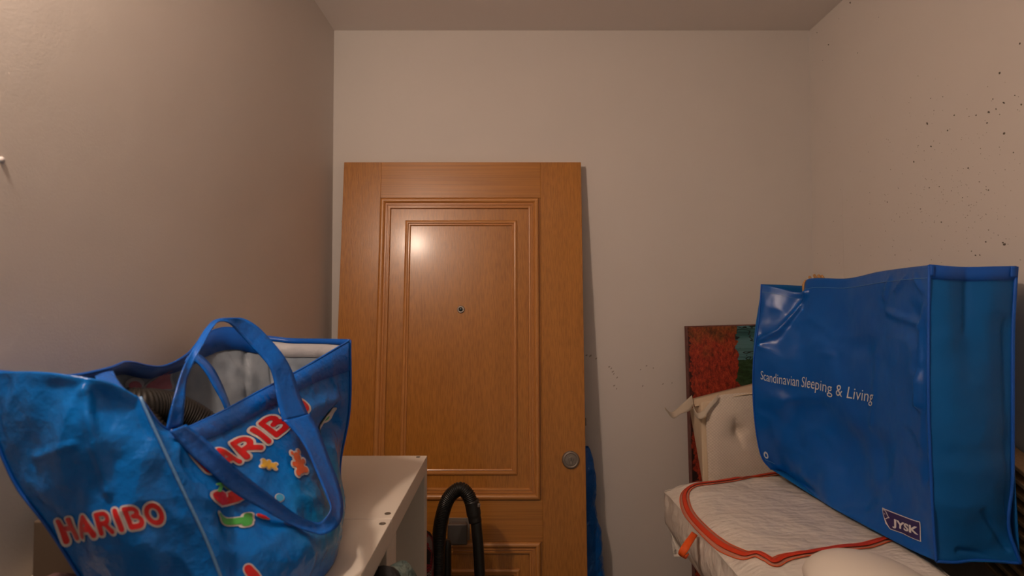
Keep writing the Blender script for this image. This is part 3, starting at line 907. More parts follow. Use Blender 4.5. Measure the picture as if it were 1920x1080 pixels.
# red lettering
word_decal(front, 'HARIBO', [(352, 850), (552, 740), (590, 766), (388, 890)], RED, WPR, tote, 0.20, 0.36)
word_decal(gus, 'HARIBO', [(103, 973), (299, 938), (317, 984), (121, 1024)], RED, WPR, tote, 0.20, 0.36)
# candy pictures
def candy(patch, strokes, quad, m, label=None, rim=0.16, name='candy_print'):
    for nm, grow_, mm, off in (('candy_outline', rim, WPR, 0.0012), (name, 0.0, m, 0.0019)):
        V_, F_ = [], []
        for w, st in strokes:
            vs, fs = strokes_shape([st], w + grow_)
            o = len(V_); V_ += vs; F_ += [tuple(i + o for i in f) for f in fs]
        ob = patch.decal(nm, V_, F_, quad, mm, tote, off)
    if label: ob['label'] = label
BEAR = [(.42, [(.5, .72), (.501, .72)]), (.16, [(.3, .93), (.301, .93)]), (.16, [(.7, .93), (.701, .93)]), (.5, [(.5, .42), (.5, .28)]),
        (.2, [(.2, .50), (.35, .45)]), (.2, [(.8, .50), (.65, .45)]), (.26, [(.25, .12), (.4, .2)]), (.26, [(.75, .12), (.6, .2)])]
candy(front, BEAR, [(535, 851), (566, 842), (581, 884), (552, 896)], ORG, 'orange gummy candy print')
candy(front, BEAR, [(519, 864), (517, 887), (487, 880), (490, 858)], YEL, 'yellow gummy candy print')
candy(front, [(.62, [(.22, .4), (.221, .4)]), (.62, [(.70, .45), (.701, .45)]), (.4, [(.2, .35), (.75, .35)])], [(400, 910), (462, 904), (464, 940), (402, 946)], RED, 'red cherry candy print')
candy(front, [(.22, [(.15, .1), (.4, .9), (.95, .3)]), (.22, [(.4, .9), (.1, .8)])], [(404, 905), (434, 905), (433, 922), (404, 924)], GRN, 'green cherry stalk print', 0.0)
candy(front, [(.30, [(.08, .75), (.3, .62)]), (.42, [(.3, .55), (.6, .5), (.85, .45)]), (.26, [(.9, .2), (.9, .8)])], [(411, 958), (470, 961), (468, 989), (409, 984)], GRN, 'green crocodile candy print')
candy(front, [(.5, [(.2, .6), (.6, .4)]), (.25, [(.6, .4), (.95, .25)])], [(481, 962), (504, 966), (502, 977), (480, 974)], RED, None, 0.1)
candy(front, [(.55, [(.5, .5), (.501, .5)])], [(508, 922), (536, 922), (538, 947), (510, 947)], LBLU, 'pale blue round candy print', 0.12)
candy(front, [(.5, [(.25, .7), (.55, .4), (.75, 0)])], [(458, 1056), (492, 1058), (497, 1100), (460, 1100)], RED, 'red candy print')
candy(front, [(.3, [(.75, .9), (.6, .6), (.4, .35), (.25, .1)]), (.2, [(.8, .95), (.85, .7)])], [(603, 774), (632, 768), (624, 818), (598, 822)], GRN, 'green candy print near the far corner')
# red print showing through on the inside of the back panel
def inner(outline, quad, m, nm):
    vs, fs = blob_shape(outline); back.decal(nm, vs, fs, quad, m, tote, -0.0022)
inner(arc(.5, .5, .62, .62, 0, 330, 11), [(236, 709), (268, 709), (264, 735), (240, 735)], HEM, 'faded_print_outline')
vs, fs = blob_shape(arc(.5, .5, .5, .5, 0, 330, 11)); back.decal('faded_print', vs, fs, [(238, 712), (264, 712), (261, 735), (242, 735)], PINKPR, tote, -0.0030)
vs, fs = blob_shape([(0, .1), (.3, .5), (.7, .9), (1, 1), (.92, .6), (1, .1), (.7, 0), (.3, 0)]); back.decal('faded_print_outline', vs, fs, [(266, 688), (328, 688), (326, 732), (266, 732)], HEM, tote, -0.0022)
vs, fs = blob_shape([(0.08, .1), (.35, .5), (.7, .84), (.9, .9), (.84, .6), (.9, .1), (.7, 0.05), (.3, 0.05)]); back.decal('faded_print', vs, fs, [(266, 688), (328, 688), (326, 732), (266, 732)], PINKPR, tote, -0.0030)

# black ribbed hose lying coiled in the tote
tube('hose_coil', [V(-.36, .74, 1.18), P(330, 900, .80), P(262, 815, .765), P(230, 775, .775), P(262, 770, .79), P(300, 773, .815), P(345, 789, .84), P(382, 815, .855), P(412, 850, .86), P(440, 900, .86), V(-.36, .88, 1.16)],
     0.031, HOSE, None, 24, ripple=0.018, pitch=0.0040)
set_props(bpy.data.objects['hose_coil'], 'black ribbed hose looped inside the open blue tote', 'hose')

# ---------------------------------------------------------------- small things between tote and left wall
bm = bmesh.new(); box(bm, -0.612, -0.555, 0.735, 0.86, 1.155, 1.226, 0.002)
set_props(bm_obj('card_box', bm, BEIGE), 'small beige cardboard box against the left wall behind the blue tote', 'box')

def lump(name, c, r, m, seed, label, cat, amp=0.25, zmin=None, sub=4, freq=3.0, parent=None):
    bm = bmesh.new(); bmesh.ops.create_icosphere(bm, subdivisions=sub, radius=1.0)
    for v in bm.verts:
        d = v.co.normalized()
        n = noise.fractal(d * freq + V(seed, seed * .3, -seed), 0.8, 2.1, 4)
        k = 1 + amp * (n - 0.25 * abs(n) - 0.1)
        v.co = V(c[0] + d.x * r[0] * k, c[1] + d.y * r[1] * k, c[2] + d.z * r[2] * k)
        if zmin is not None: v.co.z = max(v.co.z, zmin)
    o = bm_obj(name, bm, m, parent, True)
    if cat: set_props(o, label, cat)
    return o
bm = bmesh.new(); box(bm, -0.628, -0.50, 0.735, 0.92, 1.1215, 1.154, 0.012, 3)
set_props(bm_obj('folded_towel', bm, CREAMS, None, True), 'pale folded towel under the small beige cardboard box', 'towel')
lump('folded_cloth', (-.528, .672, 1.142), (.075, .04, .042), PINK, 2.0, 'crumpled dusty pink and brown cloth at lower left behind the blue tote', 'cloth', zmin=1.1215)
lump('small_pouch', (-.534, .742, 1.165), (.018, .03, .042), MAROON, 6.0, 'dark maroon pouch standing between the beige box and the blue tote', 'pouch', amp=0.12, zmin=1.1215, sub=3)

# dark teal fleece stuffed in the near shelf cell
lump('fleece_blanket', (-.235, 1.005, .885), (.085, .0, .0), TEALCL, 4.0, '', None, sub=1)
bpy.data.objects.remove(bpy.data.objects['fleece_blanket'])
fb = empty('fleece_blanket', (-.28, .86, .743), 'rolled dark teal fleece with black ends sticking out of the near shelf cell', 'blanket')
g = []
a, b = P(726, 1080, .93), P(772, 1092, 1.0)
tube('roll', [V(-.50, .80, .80), V(-.35, .83, .83), V(-.26, .87, .85), P(735, 1102, .93), P(757, 1106, .95)], lambda t: 0.027, TEALCL, fb, 18)
tube('edge_band', [P(757, 1106, .95), P(765, 1107, .957), P(775, 1109, .965)], lambda t: 0.0275 - 0.005 * t, BLACKCL, fb, 18)
tube('edge_band', [P(714, 1098, .905), P(724, 1099, .918)], lambda t: 0.029, BLACKCL, fb, 18)

# patterned narrow bag behind the far shelf unit
bm = bmesh.new(); box(bm, -0.42, -0.2135, 1.475, 1.60, 0.001, 0.885, 0.03, 4)
for v in bm.verts: v.co.x += 0.006 * noise.noise(v.co * 9)
set_props(bm_obj('patterned_bag', bm, PATT, None, True), 'narrow bag in red, black and white pattern standing behind the far shelf unit', 'bag')

# ---------------------------------------------------------------- vacuum cleaner hose and tube
vac = empty('vacuum_cleaner', (0.0, 1.56, 0), 'black ribbed vacuum hose bent in an arch with smooth black tube before the door', 'vacuum cleaner')
Yh = 1.64
tube('hose', [V(-.12, 1.52, .16), V(-.17, 1.57, .45), P(819, 1160, Yh), P(820, 1080, Yh), P(823, 1010, Yh), P(829, 968, Yh), P(841, 934, Yh), P(861, 917, Yh), P(876, 926, Yh - .005), P(884, 943, Yh - .01)],
     0.0192, HOSE, vac, 20, ripple=0.05, pitch=0.0046)
con = tube('connector', [P(884, 938, Yh - .01), P(887, 955, Yh - .01), P(891, 978, Yh - .01)], lambda t: 0.0205 if t < 0.7 else 0.0185, BLACK, vac, 20, sub=0.004)
bm = bmesh.new(); c = P(898, 947, Yh - .022); box(bm, c.x - .004, c.x + .004, c.y - .004, c.y + .004, c.z - .005, c.z + .005, 0.0015)
bm_obj('release_button', bm, STEEL, con)
tube('suction_tube', [P(892, 974, Yh - .01), P(897, 1030, Yh - .012), P(900, 1085, Yh - .015), V(-.075, 1.60, .5), V(-.06, 1.62, .05)], 0.0155, BLACK, vac, 20)
tube('suction_tube', [P(838, 1012, Yh + .035), P(838, 1085, Yh + .035), V(-.18, 1.66, .4), V(-.17, 1.66, .05)], lambda t: 0.0135 if t > 0.01 else 0.008, BLACK, vac, 16)
bm = bmesh.new(); bmesh.ops.create_uvsphere(bm, u_segments=24, v_segments=14, radius=1)
for v in bm.verts: v.co = V(-.05 + v.co.x * .14, 1.43 + v.co.y * .17, .13 + max(v.co.z, -.8) * .11)
bm_obj('vacuum_body', bm, BLACK, vac, True)
for sx in (-.18, .08):
    bm = bmesh.new(); bmesh.ops.create_cone(bm, cap_ends=True, segments=24, radius1=.07, radius2=.07, depth=.03)
    for v in bm.verts: v.co = V(sx + v.co.z, 1.46 + v.co.x, .071 + v.co.y)
    bm_obj('wheel', bm, HOSE, vac)
bm = bmesh.new(); box(bm, -.17, .05, 1.585, 1.66, .002, .055, .012, 3); bm_obj('floor_nozzle', bm, BLACK, vac, True)

# blue plastic sack wedged behind the door
def sack():
    rows = []
    zs = [1.015, .985, .95, .90, .86, .83, .80, .77, .73, .68, .60, .45, .2, .01]
    rt = [.262, .272, .281, .291, .288, .279, .283, .293, .301, .306, .31, .31, .30, .29]
    return zs, rt
zs, rt = sack()
n = 28
vs, fs = [], []
Z = np.linspace(zs[0], zs[-1], 90)
R = np.interp(-Z, [-z for z in zs], rt)
for i, z in enumerate(Z):
    # space between the door's back face and the wall
    bk = D(0, z, -DT).y
    yc = (bk + YB) / 2 + 0.002; hy = max((YB - bk) / 2 - 0.006, 0.01)
    xr = R[i]; xl = 0.10
    top = min(1, i / 6)
    xm, hx = (xr + xl) / 2, (xr - xl) / 2 * (0.35 + 0.65 * top)
    xm = xr - hx
    for k in range(n):
        an = 2 * math.pi * k / n
        cxx, sn = math.cos(an), math.sin(an)
        p = V(xm + hx * math.copysign(abs(cxx) ** .8, cxx), yc + hy * .8 * math.copysign(abs(sn) ** .8, sn) * top, z)
        w = 0.006 * noise.fractal(V(p.x * 18 + math.cos(an) * 2, math.sin(an) * 2, p.z * 16), .7, 2, 4)
        p.x += w * cxx; p.y += w * .5 * sn
        vs.append(p)
for i in range(len(Z) - 1):
    for k in range(n):
        fs.append((i * n + k, (i + 1) * n + k, (i + 1) * n + (k + 1) % n, i * n + (k + 1) % n))
fs.append(tuple(range(n))); fs.append(tuple((len(Z) - 1) * n + k for k in range(n - 1, -1, -1)))
set_props(mesh_obj('plastic_sack', vs, fs, BLUEPL, None, True), 'crumpled blue plastic sack squeezed between the leaning door and the wall', 'bag')

# ---------------------------------------------------------------- canvas picture leaning on the back wall
def picture_mat():
    m = bpy.data.materials.new('autumn_lake_painting'); m.use_nodes = True
    nt = m.node_tree; b = nt.nodes['Principled BSDF']; b.inputs['Roughness'].default_value = 0.5
    geo = nt.nodes.new('ShaderNodeNewGeometry'); sep = nt.nodes.new('ShaderNodeSeparateXYZ')
    nt.links.new(geo.outputs['Position'], sep.inputs[0])
    def noise_(s, det=5, stretch=ONE, rough=.6):
        mp = nt.nodes.new('ShaderNodeMapping'); mp.inputs['Scale'].default_value = stretch
        nt.links.new(geo.outputs['Position'], mp.inputs['Vector'])
        n = nt.nodes.new('ShaderNodeTexNoise'); n.inputs['Scale'].default_value = s; n.inputs['Detail'].default_value = det; n.inputs['Roughness'].default_value = rough
        nt.links.new(mp.outputs['Vector'], n.inputs['Vector']); return n.outputs['Fac']
    def ramp(src, els):
        r = nt.nodes.new('ShaderNodeValToRGB'); e = r.color_ramp.elements
        e[0].position, e[0].color = els[0][0], (*els[0][1], 1); e[1].position, e[1].color = els[-1][0], (*els[-1][1], 1)
        for p, c in els[1:-1]:
            k = e.new(p); k.color = (*c, 1)
        nt.links.new(src, r.inputs['Fac']); return r.outputs['Color']
    def math_(op, a, bb):
        n = nt.nodes.new('ShaderNodeMath'); n.operation = op
        for i, q in enumerate((a, bb)):
            if isinstance(q, (int, float)): n.inputs[i].default_value = q
            else: nt.links.new(q, n.inputs[i])
        return n.outputs[0]
    def mix(f, a, c):
        x = nt.nodes.new('ShaderNodeMix'); x.data_type = 'RGBA'
        nt.links.new(f, x.inputs[0]); nt.links.new(a, x.inputs[6]); nt.links.new(c, x.inputs[7]); return x.outputs[2]
    leaves = ramp(noise_(95, 7, (1, 1, .55), .85), [(0.30, (.018, .010, .006)), (.42, (.15, .018, .007)), (.54, (.38, .035, .014)), (.64, (.55, .10, .03)), (.74, (.7, .3, .18))])
    leaves2 = ramp(noise_(95, 7, (1, 1, .55), .85), [(0.30, (.02, .012, .006)), (.46, (.14, .04, .01)), (.58, (.30, .085, .018)), (.72, (.38, .16, .03))])
    branch = math_('LESS_THAN', math_('ABSOLUTE', math_('SUBTRACT', noise_(7, 3, (1, 1, 2.4)), .5), 0.0), .012)
    water = ramp(noise_(9, 4, (0.35, .35, 7)), [(0.3, (.012, .06, .06)), (.42, (.04, .13, .13)), (.55, (.10, .22, .24)), (.7, (.08, .22, .22))])
    green = ramp(noise_(30, 5, (1, 1, 2.5)), [(0.3, (.006, .014, .008)), (.5, (.02, .055, .014)), (.7, (.05, .10, .05))])
    hz = math_('ADD', sep.outputs['Z'], math_('MULTIPLY', noise_(12, 3), .06))
    low = math_('LESS_THAN', hz, 1.345)
    dkb = ramp(noise_(80), [(.3, (.006, .012, .012)), (.7, (.012, .022, .020))])
    right = mix(low, mix(branch, water, dkb), green)
    hz2 = math_('ADD', sep.outputs['Z'], math_('MULTIPLY', noise_(26, 6), .30))
    mr = nt.nodes.new('ShaderNodeMapRange'); mr.inputs[1].default_value = 1.48; mr.inputs[2].default_value = 1.57
    nt.links.new(hz2, mr.inputs[0])
    lv = mix(mr.outputs[0], leaves, leaves2)
    hx = math_('ADD', sep.outputs['X'], math_('MULTIPLY', noise_(22, 4), -.09))
    isr = math_('GREATER_THAN', hx, 0.775 - 0.045)
    a = mix(isr, lv, right)
    # dark vertical strip near the left edge and deep red below
    dk = math_('LESS_THAN', hx, 0.566)
    dkc = ramp(noise_(50), [(.4, (.015, .006, .004)), (.7, (.10, .012, .008))])
    a = mix(dk, a, dkc)
    nt.links.new(a, b.inputs['Base Color'])
    return m
PIC = picture_mat()
CANV = mat('canvas_edge_print', (0.13, 0.055, 0.045), 0.7, 0.2, var=(40, (0.20, 0.08, 0.07)))
pic = empty('canvas_picture', (.82, 1.95, 0), 'tall canvas print of red autumn trees by teal water leaning on the back wall', 'picture')
px0 = P(1287, 612, 1.965); zt = px0.z; x0p = px0.x + .002; x1p = 1.05
yt, yb = 1.966, 1.86
def pcs(n0, n1, e=0.0):
    # corners of a slab following the lean, n measured behind the front
    return [V(x0p + e, yb + n0, 0.002), V(x1p - e, yb + n0, 0.002), V(x1p - e, yb + n1, 0.002), V(x0p + e, yb + n1, 0.002),
            V(x0p + e, yt + n0, zt - e), V(x1p - e, yt + n0, zt + .012 - e), V(x1p - e, yt + n1, zt + .012 - e), V(x0p + e, yt + n1, zt - e)]
bm = bmesh.new(); hexa(bm, pcs(0.0008, 0.030), 0.001, 1); bm_obj('stretcher_frame', bm, CANV, pic)
bm = bmesh.new(); hexa(bm, pcs(0, 0.004, 0.003), 0, 1); bm_obj('printed_canvas', bm, PIC, pic)

# ---------------------------------------------------------------- quilted cream foam mattress
mt = empty('foam_mattress', (.80, 1.812, 0), 'cream quilted foam mattress with one tuft standing upright behind the white storage bag', 'mattress')
bm = bmesh.new()
hexa(bm, [V(.602, 1.777, .002), V(1.045, 1.777, .002), V(1.045, 1.802, .002), V(.76, 1.802, .002),
          V(.588, 1.777, 1.200), V(1.045, 1.777, 1.215), V(1.045, 1.877, 1.285), P(1292, 768, 1.877)], 0.006, 3)
bmesh.ops.subdivide_edges(bm, edges=bm.edges[:], cuts=3, use_grid_fill=True)
bm_obj('mattress_core', bm, CREAM, mt, True)
qa = Patch([
    [P(1334, 752, 1.767), P(1350, 741, 1.764), P(1385, 737, 1.762), P(1430, 736, 1.762), V(.95, 1.762, 1.235), V(1.04, 1.762, 1.235)],
    [P(1325, 775, 1.762), P(1345, 775, 1.748), P(1385, 775, 1.744), P(1430, 775, 1.744), V(.95, 1.744, 1.17), V(1.04, 1.762, 1.17)],
    [P(1325, 830, 1.762), P(1345, 830, 1.746), P(1385, 830, 1.742), P(1430, 830, 1.742), V(.95, 1.742, 1.08), V(1.04, 1.762, 1.08)],
    [P(1328, 915, 1.762), P(1348, 915, 1.748), P(1385, 915, 1.744), P(1430, 915, 1.744), V(.95, 1.744, .95), V(1.04, 1.762, .95)],
    [V(.590, 1.762, .5), V(.62, 1.75, .5), V(.69, 1.748, .5), V(.78, 1.748, .5), V(.95, 1.748, .5), V(1.04, 1.762, .5)],
    [V(.592, 1.762, .01), V(.62, 1.752, .01), V(.69, 1.752, .01), V(.78, 1.752, .01), V(.95, 1.752, .01), V(1.04, 1.762, .01)]],
    nu=90, nv=110, wr=0.0015, seed=1.3, edge=0.05,
    creases=[([(1385, 808), (1386, 812)], -0.016, 0.016), ([(1385, 800), (1384, 822)], -0.004, 0.03), ([(1386, 815), (1392, 835)], -0.004, 0.008), ([(1380, 790), (1385, 808)], -0.004, 0.008)])
qa.build('quilted_cover', [QUILT], mt, 0.014)
ribbon('tie_strap', [P(1297, 741, 1.862), P(1284, 753, 1.842), P(1266, 769, 1.812), P(1256, 773, 1.782), P(1246, 764, 1.762)],
       [P(1301, 758, 1.842), P(1293, 770, 1.817), P(1276, 776, 1.787), P(1262, 784, 1.762), P(1247, 767, 1.752)], CREAMS, mt, 0.002, n=40, m=5)
ribbon('tie_strap', [P(1298, 746, 1.862), P(1300, 762, 1.802), P(1307, 774, 1.762), P(1318, 770, 1.747), P(1330, 756, 1.747), P(1347, 739, 1.752)],
       [P(1300, 752, 1.852), P(1302, 774, 1.792), P(1309, 785, 1.752), P(1320, 783, 1.737), P(1329, 770, 1.74), P(1345, 752, 1.747)], CREAMS, mt, 0.002, n=40, m=5)
ribbon('top_band', [P(1298, 748, 1.877), P(1340, 737, 1.877), P(1385, 726, 1.877), P(1430, 715, 1.877)],
       [P(1303, 762, 1.797), P(1345, 752, 1.767), P(1390, 741, 1.757), P(1430, 737, 1.757)], CREAM, mt, 0.003, n=30, m=6, bow=0.004)

# ---------------------------------------------------------------- cardboard box carrying the storage bag
cb = empty('cardboard_box', (.79, 1.36, 0), 'tall brown cardboard box under the white storage bag', 'box')
bm = bmesh.new(); box(bm, .58, .83, 1.13, 1.60, .001, .80, .002); bm_obj('box_body', bm, CARD, cb)
bm = bmesh.new(); box(bm, .68, .73, 1.1292, 1.6008, .4, .801, 0); bm_obj('packing_tape', bm, BEIGE, cb)

# ---------------------------------------------------------------- white zipped storage bag
sb = empty('storage_bag', (.70, 1.36, .80), 'white zipped duvet storage bag with orange red zip under the large blue bag', 'storage bag')
SA, SB_, SCc, SD = V(.437, 1.640, 0), V(.447, 1.062, 0), V(.845, 1.062, 0), V(.985, 1.725, 0)
def stop(s, t):             # top surface: s 0..1 left->right, t 0..1 near->far
    e = min(s, 1 - s, t, (1 - t) * 2.5 + .09 * min(1, s * 3))
    k = min(1, e / 0.16); k = math.sin(k * math.pi / 2)
    z = 0.966 + 0.031 * k
    z += 0.0035 * noise.fractal(V(s * 5, t * 5, 2.2), .8, 2, 3) * k
    return z
def sxy(s, t):
    a = SB_.lerp(SCc, s); b = SA.lerp(SD, s)
    return a.lerp(b, t)
def top_z_at(p):
    yf_ = 1.640 + .085 * (p.x - .437) / .548; t = min(max((p.y - 1.062) / (yf_ - 1.062), 0), 1)
    xa_, xb_ = .447 - .01 * t, .845 + .14 * t; s = (p.x - xa_) / (xb_ - xa_)
    s, t = min(max(s, 0), 1), min(max(t, 0), 1)
    return stop(s, t)
n = 48
vs, fs = [], []
for j in range(n + 1):
    for i in range(n + 1):
        q = sxy(i / n, j / n); vs.append(V(q.x, q.y, stop(i / n, j / n)))
for j in range(n):
    for i in range(n):
        a = j * (n + 1) + i; fs.append((a, a + 1, a + n + 2, a + n + 1))
mesh_obj('top_cover', vs, fs, PADW, sb, True)
# side walls: loops from the top seam down to the bottom
per = []
for i in range(n): per.append((i / n, 0))
for i in range(n): per.append((1, i / n))
for i in range(n): per.append((1 - i / n, 1))
for i in range(n): per.append((0, 1 - i / n))
vs, fs = [], []
L = 20
NP = len(per)
for l in range(L + 1):
    f = l / L
    for k, (s, t) in enumerate(per):
        q = sxy(s, t)
        dx, dy = (s - .5) * 2, (t - .5) * 2
        m_ = max(abs(dx), abs(dy))
        nx, ny = (math.copysign(1, dx) if abs(dx) >= abs(dy) - 1e-6 else 0), (math.copysign(1, dy) if abs(dy) >= abs(dx) - 1e-6 else 0)
        bul = 0.010 * math.sin(math.pi * min(1, f * 1.6)) - 0.004 * min(1, f * 12) - 0.13 * max(0, f - .5) ** 1.6
        if ny > 0: bul = min(bul, 0)
        if nx > 0: bul = min(bul, 0.0)
        w = 0.006 * noise.fractal(V(q.x * 16, q.y * 16, f * 2.0), .7, 2, 4) * math.sin(math.pi * min(1, f * 1.3))
        z0_ = stop(s, t)
        zb_ = 0.803
        vs.append(V(q.x + nx * (bul + w), q.y + ny * (bul + w), z0_ * (1 - f) + zb_ * f))
for l in range(L):
    for k in range(NP):
        k2 = (k + 1) % NP
        fs.append((l * NP + k, (l + 1) * NP + k, (l + 1) * NP + k2, l * NP + k2))
fs.append(tuple(L * NP + k for k in range(NP)))
mesh_obj('side_wall', vs, fs, PADW, sb, True)
seam = [sxy(s, t) + V(0, 0, stop(s, t) + .001) for (s, t) in per[::4]]
seam.append(seam[0].copy())
tube('seam_edge', seam, 0.0016, PADW, sb, 6, sub=0.01, caps=False)
zp = [(1475, 884), (1440, 889), (1400, 896), (1345, 907), (1305, 912), (1287, 917), (1283, 926), (1290, 944), (1310, 968), (1345, 1001), (1375, 1023), (1398, 1036), (1420, 1040), (1440, 1051), (1452, 1055), (1475, 1048), (1530, 1040), (1600, 1028), (1660, 1015), (1700, 1004)]
zw = [Pz(a, b, .995) for a, b in zp] + [V(.86, 1.30, 1), V(.89, 1.42, 1), V(.92, 1.56, 1), V(.91, 1.67, 1), V(.87, 1.69, 1)]
Zc = crspline1(np.array([tuple(p) for p in zw]), np.linspace(0, 1, 260))
T = np.gradient(Zc, axis=0); T[:, 2] = 0; T /= np.linalg.norm(T, axis=1, keepdims=True) + 1e-9
S_ = np.stack([-T[:, 1], T[:, 0], T[:, 2] * 0], 1)
def along(off, lift):
    out = []
    for p, s in zip(Zc, S_):
        q = p + s * off; out.append(V(q[0], q[1], top_z_at(V(*q)) + lift))
    return out
def zipstrip(name, o0, o1, lift, m):
    ribbon(name, along(o0, lift), along(o1, lift), m, sb, 0.0012, n=260, m=4)
zipstrip('zip_tape', -0.0115, 0.0115, 0.0018, ZIPT)
zipstrip('zip_teeth', -0.0052, 0.0052, 0.0055, ZIPR)
zipstrip('zip_stitching', -0.0122, -0.0110, 0.0028, TAB)
zipstrip('zip_stitching', 0.0110, 0.0122, 0.0028, TAB)
ribbon('pull_tab', [P(1297, 997, 1.36), P(1289, 1008, 1.33), P(1279, 1022, 1.31), P(1272, 1036, 1.31), P(1277, 1043, 1.33), P(1284, 1042, 1.36)],
       [P(1308, 1004, 1.35), P(1300, 1016, 1.32), P(1292, 1030, 1.30), P(1283, 1044, 1.30), P(1287, 1047, 1.32), P(1292, 1038, 1.35)], TAB, sb, 0.002, n=30, m=4)

# ---------------------------------------------------------------- large blue bedding bag
jb = empty('bedding_bag', (.88, 1.4, 1.0), 'large square blue bedding bag with white writing standing on the white storage bag', 'bag')
NB = P(1755, 1052, 1.118); NT = P(1742, 497, 1.118)
seamN = [NT, P(1741, 610, 1.116), P(1741, 760, 1.112), P(1746, 900, 1.112), P(1750, 990, 1.115), NB]
seamF = [P(1428, 533, 1.66), P(1423, 600, 1.655), P(1413, 680, 1.65), P(1414, 770, 1.65), P(1426, 850, 1.65), P(1446, 880, 1.65)]
jf = Patch([
    [seamF[0], P(1455, 538, 1.63), P(1503, 547, 1.59), P(1516, 523, 1.56), P(1588, 522, 1.45), P(1645, 510, 1.33), P(1692, 503, 1.22), seamN[0]],
    [seamF[1], P(1450, 600, 1.625), P(1490, 605, 1.58), P(1525, 605, 1.535), P(1590, 607, 1.435), P(1645, 608, 1.325), P(1692, 608, 1.218), seamN[1]],
    [seamF[2], P(1445, 690, 1.61), P(1488, 700, 1.56), P(1528, 710, 1.50), P(1590, 730, 1.41), P(1645, 745, 1.31), P(1692, 755, 1.215), seamN[2]],
    [seamF[3], P(1450, 800, 1.61), P(1492, 815, 1.565), P(1530, 830, 1.505), P(1592, 850, 1.41), P(1646, 865, 1.31), P(1694, 885, 1.215), seamN[3]],
    [seamF[4], P(1462, 862, 1.63), P(1506, 885, 1.53), P(1545, 905, 1.45), P(1600, 932, 1.355), P(1654, 955, 1.265), P(1702, 975, 1.185), seamN[4]],
    [seamF[5], P(1475, 895, 1.635), P(1517, 924, 1.508), P(1555, 949, 1.408), P(1606, 977, 1.312), P(1660, 1006, 1.225), P(1708, 1031, 1.16), seamN[5]]],
    nu=130, nv=110, wr=0.0065, wscale=(5, 5, 7), seed=12.7, edge=0.05,
    creases=[([(1512, 548), (1495, 580), (1460, 620), (1420, 640)], 0.0120, 0.007), ([(1500, 560), (1460, 640)], -0.0060, 0.02), ([(1735, 580), (1728, 620), (1726, 760)], 0.0150, 0.009), ([(1737, 600), (1737, 900)], -0.0150, 0.008),
             ([(1665, 585), (1725, 610)], 0.0075, 0.008), ([(1715, 515), (1730, 545)], 0.0060, 0.004), ([(1700, 520), (1680, 545)], 0.0060, 0.004), ([(1670, 520), (1660, 560)], 0.0060, 0.006),
             ([(1480, 585), (1510, 680), (1540, 760)], -0.0025, 0.02), ([(1425, 650), (1560, 665), (1735, 680)], 0.0045, 0.005), ([(1645, 670), (1635, 800)], 0.0030, 0.006), ([(1540, 640), (1610, 800), (1660, 960)], 0.0060, 0.03), ([(1470, 760), (1560, 920)], 0.0075, 0.03)])
jf.build('front_panel', [JB], jb, 0.0015)
BRT, BRB = P(1905, 500, 1.11), P(1913, 1056, 1.105)
seamB = [BRT, P(1899, 610, 1.112), P(1898, 760, 1.112), P(1897, 900, 1.112), P(1890, 985, 1.11), BRB]
jr = Patch([
    [seamN[0], P(1775, 500, 1.112), P(1812, 502, 1.118), P(1860, 501, 1.108), seamB[0]],
    [seamN[1], P(1780, 610, 1.105), P(1815, 612, 1.110), P(1860, 612, 1.10), seamB[1]],
    [seamN[2], P(1782, 760, 1.098), P(1820, 760, 1.095), P(1860, 760, 1.095), seamB[2]],
    [seamN[3], P(1784, 900, 1.098), P(1822, 900, 1.092), P(1862, 900, 1.095), seamB[3]],
    [seamN[4], P(1785, 990, 1.105), P(1825, 985, 1.10), P(1865, 985, 1.102), seamB[4]],
    [seamN[5], P(1790, 1054, 1.115), P(1830, 1050, 1.118), P(1875, 1053, 1.112), seamB[5]]],
    nu=60, nv=110, wr=0.004, wscale=(6, 6, 8), seed=4.9, edge=0.06,
    creases=[([(1810, 505), (1812, 560), (1810, 620)], -0.004, 0.006), ([(1845, 960), (1890, 1030)], -0.006, 0.006), ([(1800, 1035), (1850, 1045)], -0.006, 0.006), ([(1885, 600), (1885, 960)], -0.003, 0.004)])
jr.build('side_panel', [JS], jb, 0.0015)
x_far = V(.93, 1.70, 0)
jfar = Patch([
    [seamF[0], P(1468, 534, 1.675), P(1508, 536, 1.675), V(.925, 1.665, seamF[0].z)],
    [seamF[2], V(.78, 1.665, 1.33), V(.86, 1.665, 1.33), V(.945, 1.655, 1.33)],
    [seamF[5], V(.82, 1.66, 1.01), V(.88, 1.66, 1.007), V(.945, 1.65, 1.005)]], nu=30, nv=60, toward=False)
jfar.build('side_panel', [JS], jb, 0.0015)
jback = Patch([
    [V(.925, 1.665, seamF[0].z), V(.965, 1.5, 1.57), V(.985, 1.3, 1.575), seamB[0]],
    [V(.945, 1.655, 1.33), V(.98, 1.5, 1.33), V(.99, 1.3, 1.33), seamB[2]],
    [V(.945, 1.65, 1.005), V(.985, 1.5, 1.005), V(.99, 1.3, 1.005), seamB[5]]], nu=50, nv=60, toward=False, wr=0.003, seed=9)
jback.build('back_panel', [JS], jb, 0.0015)
jbot = Patch([[seamF[5], jf.at(.35, 1), jf.at(.7, 1), seamN[5]], [V(.945, 1.65, 1.005), V(.985, 1.5, 1.005), V(.99, 1.3, 1.005), seamB[5]]], nu=30, nv=12, toward=False)
jbot.build('bag_base', [JS], jb, 0.0015)
def pipe(patch, u, m, r=0.0028):
    tube('piping', [patch.at(u, k / 24, 0.0008) for k in range(25)], r, m, jb, 8, sub=0.006)
pipe(jr, 0.0, JPIPE); pipe(jr, 1.0, JPIPE, 0.0035); pipe(jf, 0.0, JPIPE, 0.002)
tube('piping', [jr.at(k / 16, 1, 0.0005) for k in range(17)], 0.003, JPIPE, jb, 8, sub=0.006)
